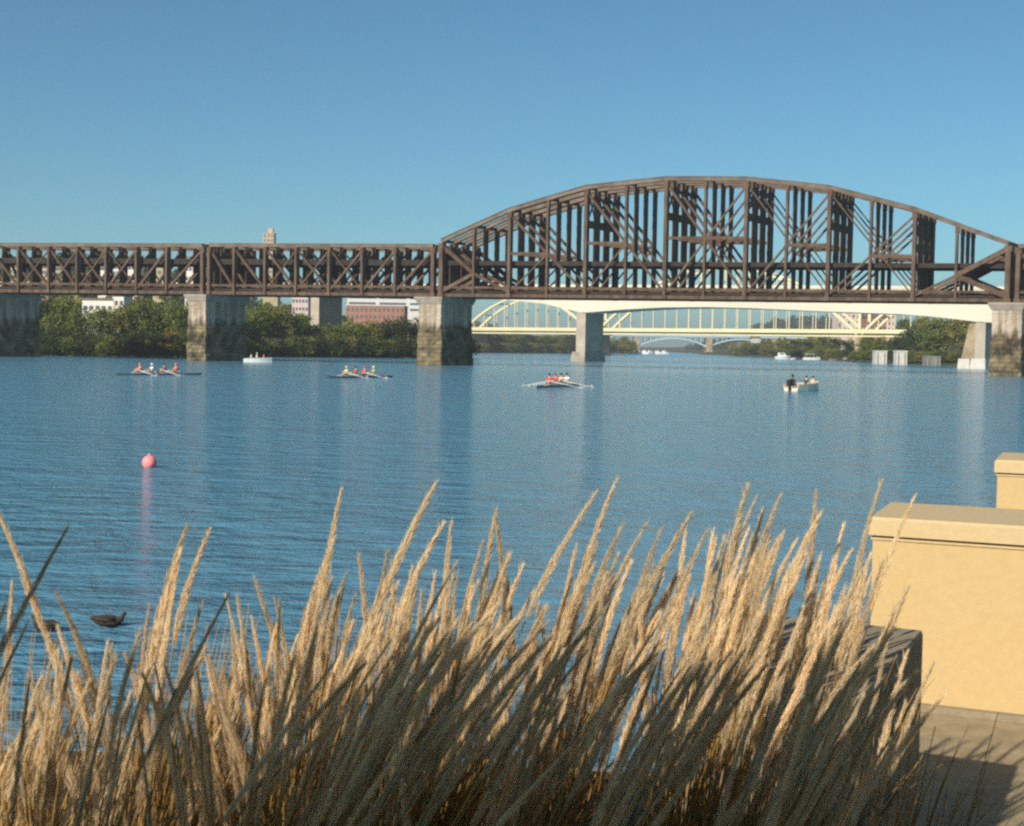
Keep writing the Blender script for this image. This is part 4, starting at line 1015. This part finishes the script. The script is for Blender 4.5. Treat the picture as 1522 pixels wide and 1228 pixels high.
# explicit plume tips seen in the photo: (px, py, lean in px per 100 px of height, distance)
HERO = [(3, 737, -22, 3.3), (84, 783, 38, 2.3), (105, 880, -12, 3.2), (15, 872, 8, 3.4), (60, 866, -10, 3.3), (252, 785, -3, 3.1), (287, 786, 14, 3.2), (240, 820, 3, 3.0), (262, 850, 2, 3.15), (325, 886, 40, 2.4),
 (310, 983, -14, 3.5), (349, 888, -10, 3.7), (362, 892, -4, 3.6), (402, 862, -16, 3.7), (466, 822, 10, 3.8), (497, 731, 16, 3.8), (478, 800, 8, 3.7), (543, 832, 6, 3.4), (561, 822, 10, 3.3), (612, 717, 20, 2.9), (606, 830, 14, 3.0), (637, 776, 22, 3.7), (663, 835, 45, 2.5), (668, 780, 8, 3.5),
 (704, 808, 18, 3.8), (725, 764, 4, 3.9), (751, 771, 4, 3.8), (760, 840, 22, 3.7), (864, 728, 26, 3.5), (898, 713, 30, 3.6), (905, 778, 22, 3.8), (943, 776, 34, 3.9), (966, 785, 14, 3.6), (1012, 764, 40, 3.2), (1010, 795, 8, 4.0), (1034, 790, 30, 3.4), (1047, 795, 4, 4.0), (1087, 726, 16, 4.0), (1111, 738, 18, 4.0), (1148, 738, 16, 4.0), (1130, 760, 14, 4.1), (1168, 800, 38, 3.4), (1194, 762, 20, 4.0), (1210, 735, 10, 4.1), (1242, 778, 10, 4.1), (1299, 717, 18, 4.15), (1346, 736, 28, 4.1), (1335, 872, 24, 3.9), (1318, 905, 34, 3.7), (1372, 985, 36, 3.4), (1385, 1020, 55, 3.0),
 (190, 940, 8, 2.8), (205, 905, 4, 3.2), (150, 980, -6, 3.0), (30, 930, 30, 2.5), (0, 900, 30, 2.2), (285, 1020, -12, 3.5), (120, 940, -14, 3.4)]
ENV = [(-60, 900), (0, 870), (120, 930), (200, 960), (235, 850), (290, 880), (320, 1010), (345, 930), (400, 890), (470, 820), (520, 850), (600, 830), (680, 835), (740, 800), (800, 880), (860, 790), (940, 820), (990, 830), (1080, 770), (1150, 770), (1230, 800), (1290, 800), (1320, 950), (1400, 1050), (1500, 1100)]
tips = list(HERO)
for i in range(225):                     # back rows
    px = gr.uniform(330, 1310) if gr.random() < 0.92 else gr.uniform(-40, 330); t = (px-300)/1000
    tips.append((px, interp(ENV, px)+15+abs(gr.gauss(0, 75)), 3+22*max(0, t)+gr.gauss(0, 4.5), gr.uniform(3.3, 4.15) if px > 330 else gr.uniform(3.0, 3.6)))
for i in range(80):                     # middle rows
    px = gr.uniform(-40, 1360); t = (px-200)/1000
    tips.append((px, interp(ENV, px)+70+abs(gr.gauss(0, 90)), 8+26*max(0, t)+gr.gauss(0, 5), gr.uniform(2.55, 3.3)))
for i in range(100):                      # front rows, strongly leaning
    px = gr.uniform(470, 1345)
    lo = 950-60*sstep(430, 700, px)+90*sstep(850, 1300, px)
    tips.append((px, lo+abs(gr.gauss(0, 110)), gr.uniform(40, 72) if px < 950 else gr.uniform(30, 58), gr.uniform(2.3, 2.85)))
for i in range(16):                      # grass in front of the stone block
    px = gr.uniform(1120, 1350)
    tips.append((px, 860+max(0, px-1250)*0.9+abs(gr.gauss(0, 110)), gr.uniform(18, 46), gr.uniform(2.9, 3.45)))
for i in range(15):                      # lower plumes of the left clumps
    px = gr.uniform(-50, 345)
    tips.append((px, 950+abs(gr.gauss(0, 90)), gr.gauss(2, 9), gr.uniform(2.7, 3.5)))
for i in range(12):
    px = gr.uniform(-60, 380)
    tips.append((px, gr.uniform(980, 1150), gr.uniform(0, 30), gr.uniform(2.4, 2.8)))

ROWS = [(2.35, (-1.25, 0.62)), (2.75, (-1.6, 0.75)), (3.3, (-1.7, 0.86)), (3.85, (-0.95, 0.8))]
CL = []
for ri, (Y, (xa, xb)) in enumerate(ROWS):
    n = max(2, int(round((xb-xa)/0.36))+1)
    for k in range(n):
        CL.append(dict(c=Vector((xa+(xb-xa)*k/(n-1)+gr.uniform(-.05, .05), Y+gr.uniform(-.08, .08)+ (-(xa+(xb-xa)*k/(n-1))*0.25 if ri >= 2 else 0), GZ+0.03)), tips=[], row=ri, k=k))
for (px, py, lean, Y) in tips:
    tip = at(px, py, Y)
    hgt = tip.z-GZ
    if hgt < 0.45: continue
    dx = lean/100*hgt*0.8
    bx_, by_ = tip.x-dx, tip.y-gr.uniform(-0.03, 0.10)
    c = min(CL, key=lambda q: (q['c'].x-bx_)**2+((q['c'].y-by_)*0.8)**2)
    c['tips'].append((tip, lean))
LAB = {}
def stem_curve(b, tip, n=7, sag=0.0):
    # upright at the base, leaning more towards the top
    pts = []
    for i in range(n+1):
        t = i/n; k = t**1.3
        pts.append(Vector((b.x+(tip.x-b.x)*k, b.y+(tip.y-b.y)*k, b.z+(tip.z-b.z)*t)))
    return pts
clumps = [c for c in CL if len(c['tips']) >= 2]
for c in CL:
    if len(c['tips']) == 1:
        d = min(clumps, key=lambda q: (q['c']-c['c']).length); d['tips'] += c['tips']
rowname = ['front row nearest the viewer', 'second row', 'third row', 'back row nearest the water']
for c in clumps:
    row = sorted([d for d in clumps if d['row'] == c['row']], key=lambda d: d['c'].x)
    i = row.index(c); n = len(row)
    words = ['first', 'second', 'third', 'fourth', 'fifth', 'sixth', 'seventh', 'eighth', 'ninth']
    look = ['shaded brown plume grass clump', 'straw coloured plume grass clump', 'pale plume grass clump', 'sunlit tall plume grass clump'][c['row']]
    lab = f'{look}, {words[i]} from the left in the {rowname[c["row"]]}'
    ctr = c['c']
    root = thing('grass_clump', ctr, lab, 'grass clump', 'plume grass clumps in the planting bed')
    inv = Matrix.Translation(-ctr)
    st = MB(); bl = MB()
    for tip, lean in c['tips']:
        b = ctr+Vector((gr.gauss(0, 0.055), gr.gauss(0, 0.055), -0.02))
        hgt = tip.z-b.z
        L = (0.28 if c['row'] == 0 else 0.34)*gr.uniform(0.8, 1.15)*(0.85+0.25*hgt)
        # keep base not too far from the tip's own lean
        want = Vector((tip.x-lean/100*hgt*0.8, tip.y, b.z)); b = b.lerp(want, 0.45); b.z = ctr.z-0.02
        pts = stem_curve(b, tip)
        st.tube([inv @ p for p in pts[:-1]], [0.0022]*4+[0.0018]*3, 4, False)
        d = (pts[-1]-pts[-3]).normalized()
        me = PLV[gr.randrange(len(PLV))]
        o = link('plume', me, root)
        zax = d; xax = Vector((1, 0, 0)) if d.x >= -0.02 else Vector((-1, 0, 0)); xax = (xax-zax*xax.dot(zax)).normalized()
        an = gr.uniform(-0.7, 0.7); yax = zax.cross(xax); xax = xax*math.cos(an)+yax*math.sin(an); yax = zax.cross(xax)
        s = L/0.34; ws = gr.uniform(0.68, 1.02)*(0.68 if c['row'] == 0 else 1.0)
        mm = Matrix((xax*ws*s, yax*ws*s, zax*s)).transposed().to_4x4(); mm.translation = inv @ (tip-d*L)
        o.matrix_local = mm
    for j in range((64 if ctr.x > -0.9 else 90)+3*len(c['tips'])):                    # bare stems and leaf blades that fill the clump
        a = gr.uniform(0, 2*PI); rr_ = gr.uniform(0, 0.15); b = Vector((rr_*math.cos(a), rr_*math.sin(a), -0.02))
        h = gr.uniform(0.4, 0.85); ln = gr.uniform(0.0, 0.22) + (0.12 if c['row'] == 0 else 0)
        tip = b+Vector((ln+gr.gauss(0, .06), gr.gauss(0, .07), h))
        if gr.random() < 0.45:
            st.tube(stem_curve(b, tip, 4), [0.002, 0.002, 0.0018, 0.0015, 0.001], 3, False)
        else:
            pts = stem_curve(b, tip, 5); droop = gr.uniform(0, 0.18); sdv = Vector((math.cos(a+1.5), math.sin(a+1.5), 0))
            for k in range(len(pts)):
                t = k/5; pts[k] = pts[k]+Vector((droop*t**3*math.cos(a)+0.05*t*t, droop*t**3*math.sin(a), -droop*0.8*t**3))
            prev = None
            for k, p in enumerate(pts):
                wd = 0.0042*(1-(k/5)**2)+0.0004; cur = (p-sdv*wd, p+sdv*wd)
                if prev: bl.quad(prev[0], prev[1], cur[1], cur[0])
                prev = cur
    st.build('stems', m_stem, root); bl.build('leaf_blades', m_blade, root)

# ------------------------------------------------------------------ air
hz = MB(); hz.box((-2600, -60, -4.2), (5200, 0, 0), (0, 5600, 0), (0, 0, 84.2))
hm_ = bpy.data.materials.new('haze'); hm_.use_nodes = True; t_ = hm_.node_tree
t_.nodes.remove(t_.nodes['Principled BSDF']); pv = t_.nodes.new('ShaderNodeVolumePrincipled')
pv.inputs['Density'].default_value = 0.00026; pv.inputs['Color'].default_value = (0.86, 0.88, 0.95, 1); pv.inputs['Anisotropy'].default_value = 0.2
t_.links.new(pv.outputs[0], t_.nodes['Material Output'].inputs['Volume'])
ho_ = hz.build('haze', hm_); tag(ho_, 'thin pale haze over the far river', 'haze', None, 'stuff')
sc.cycles.volume_bounces = 0
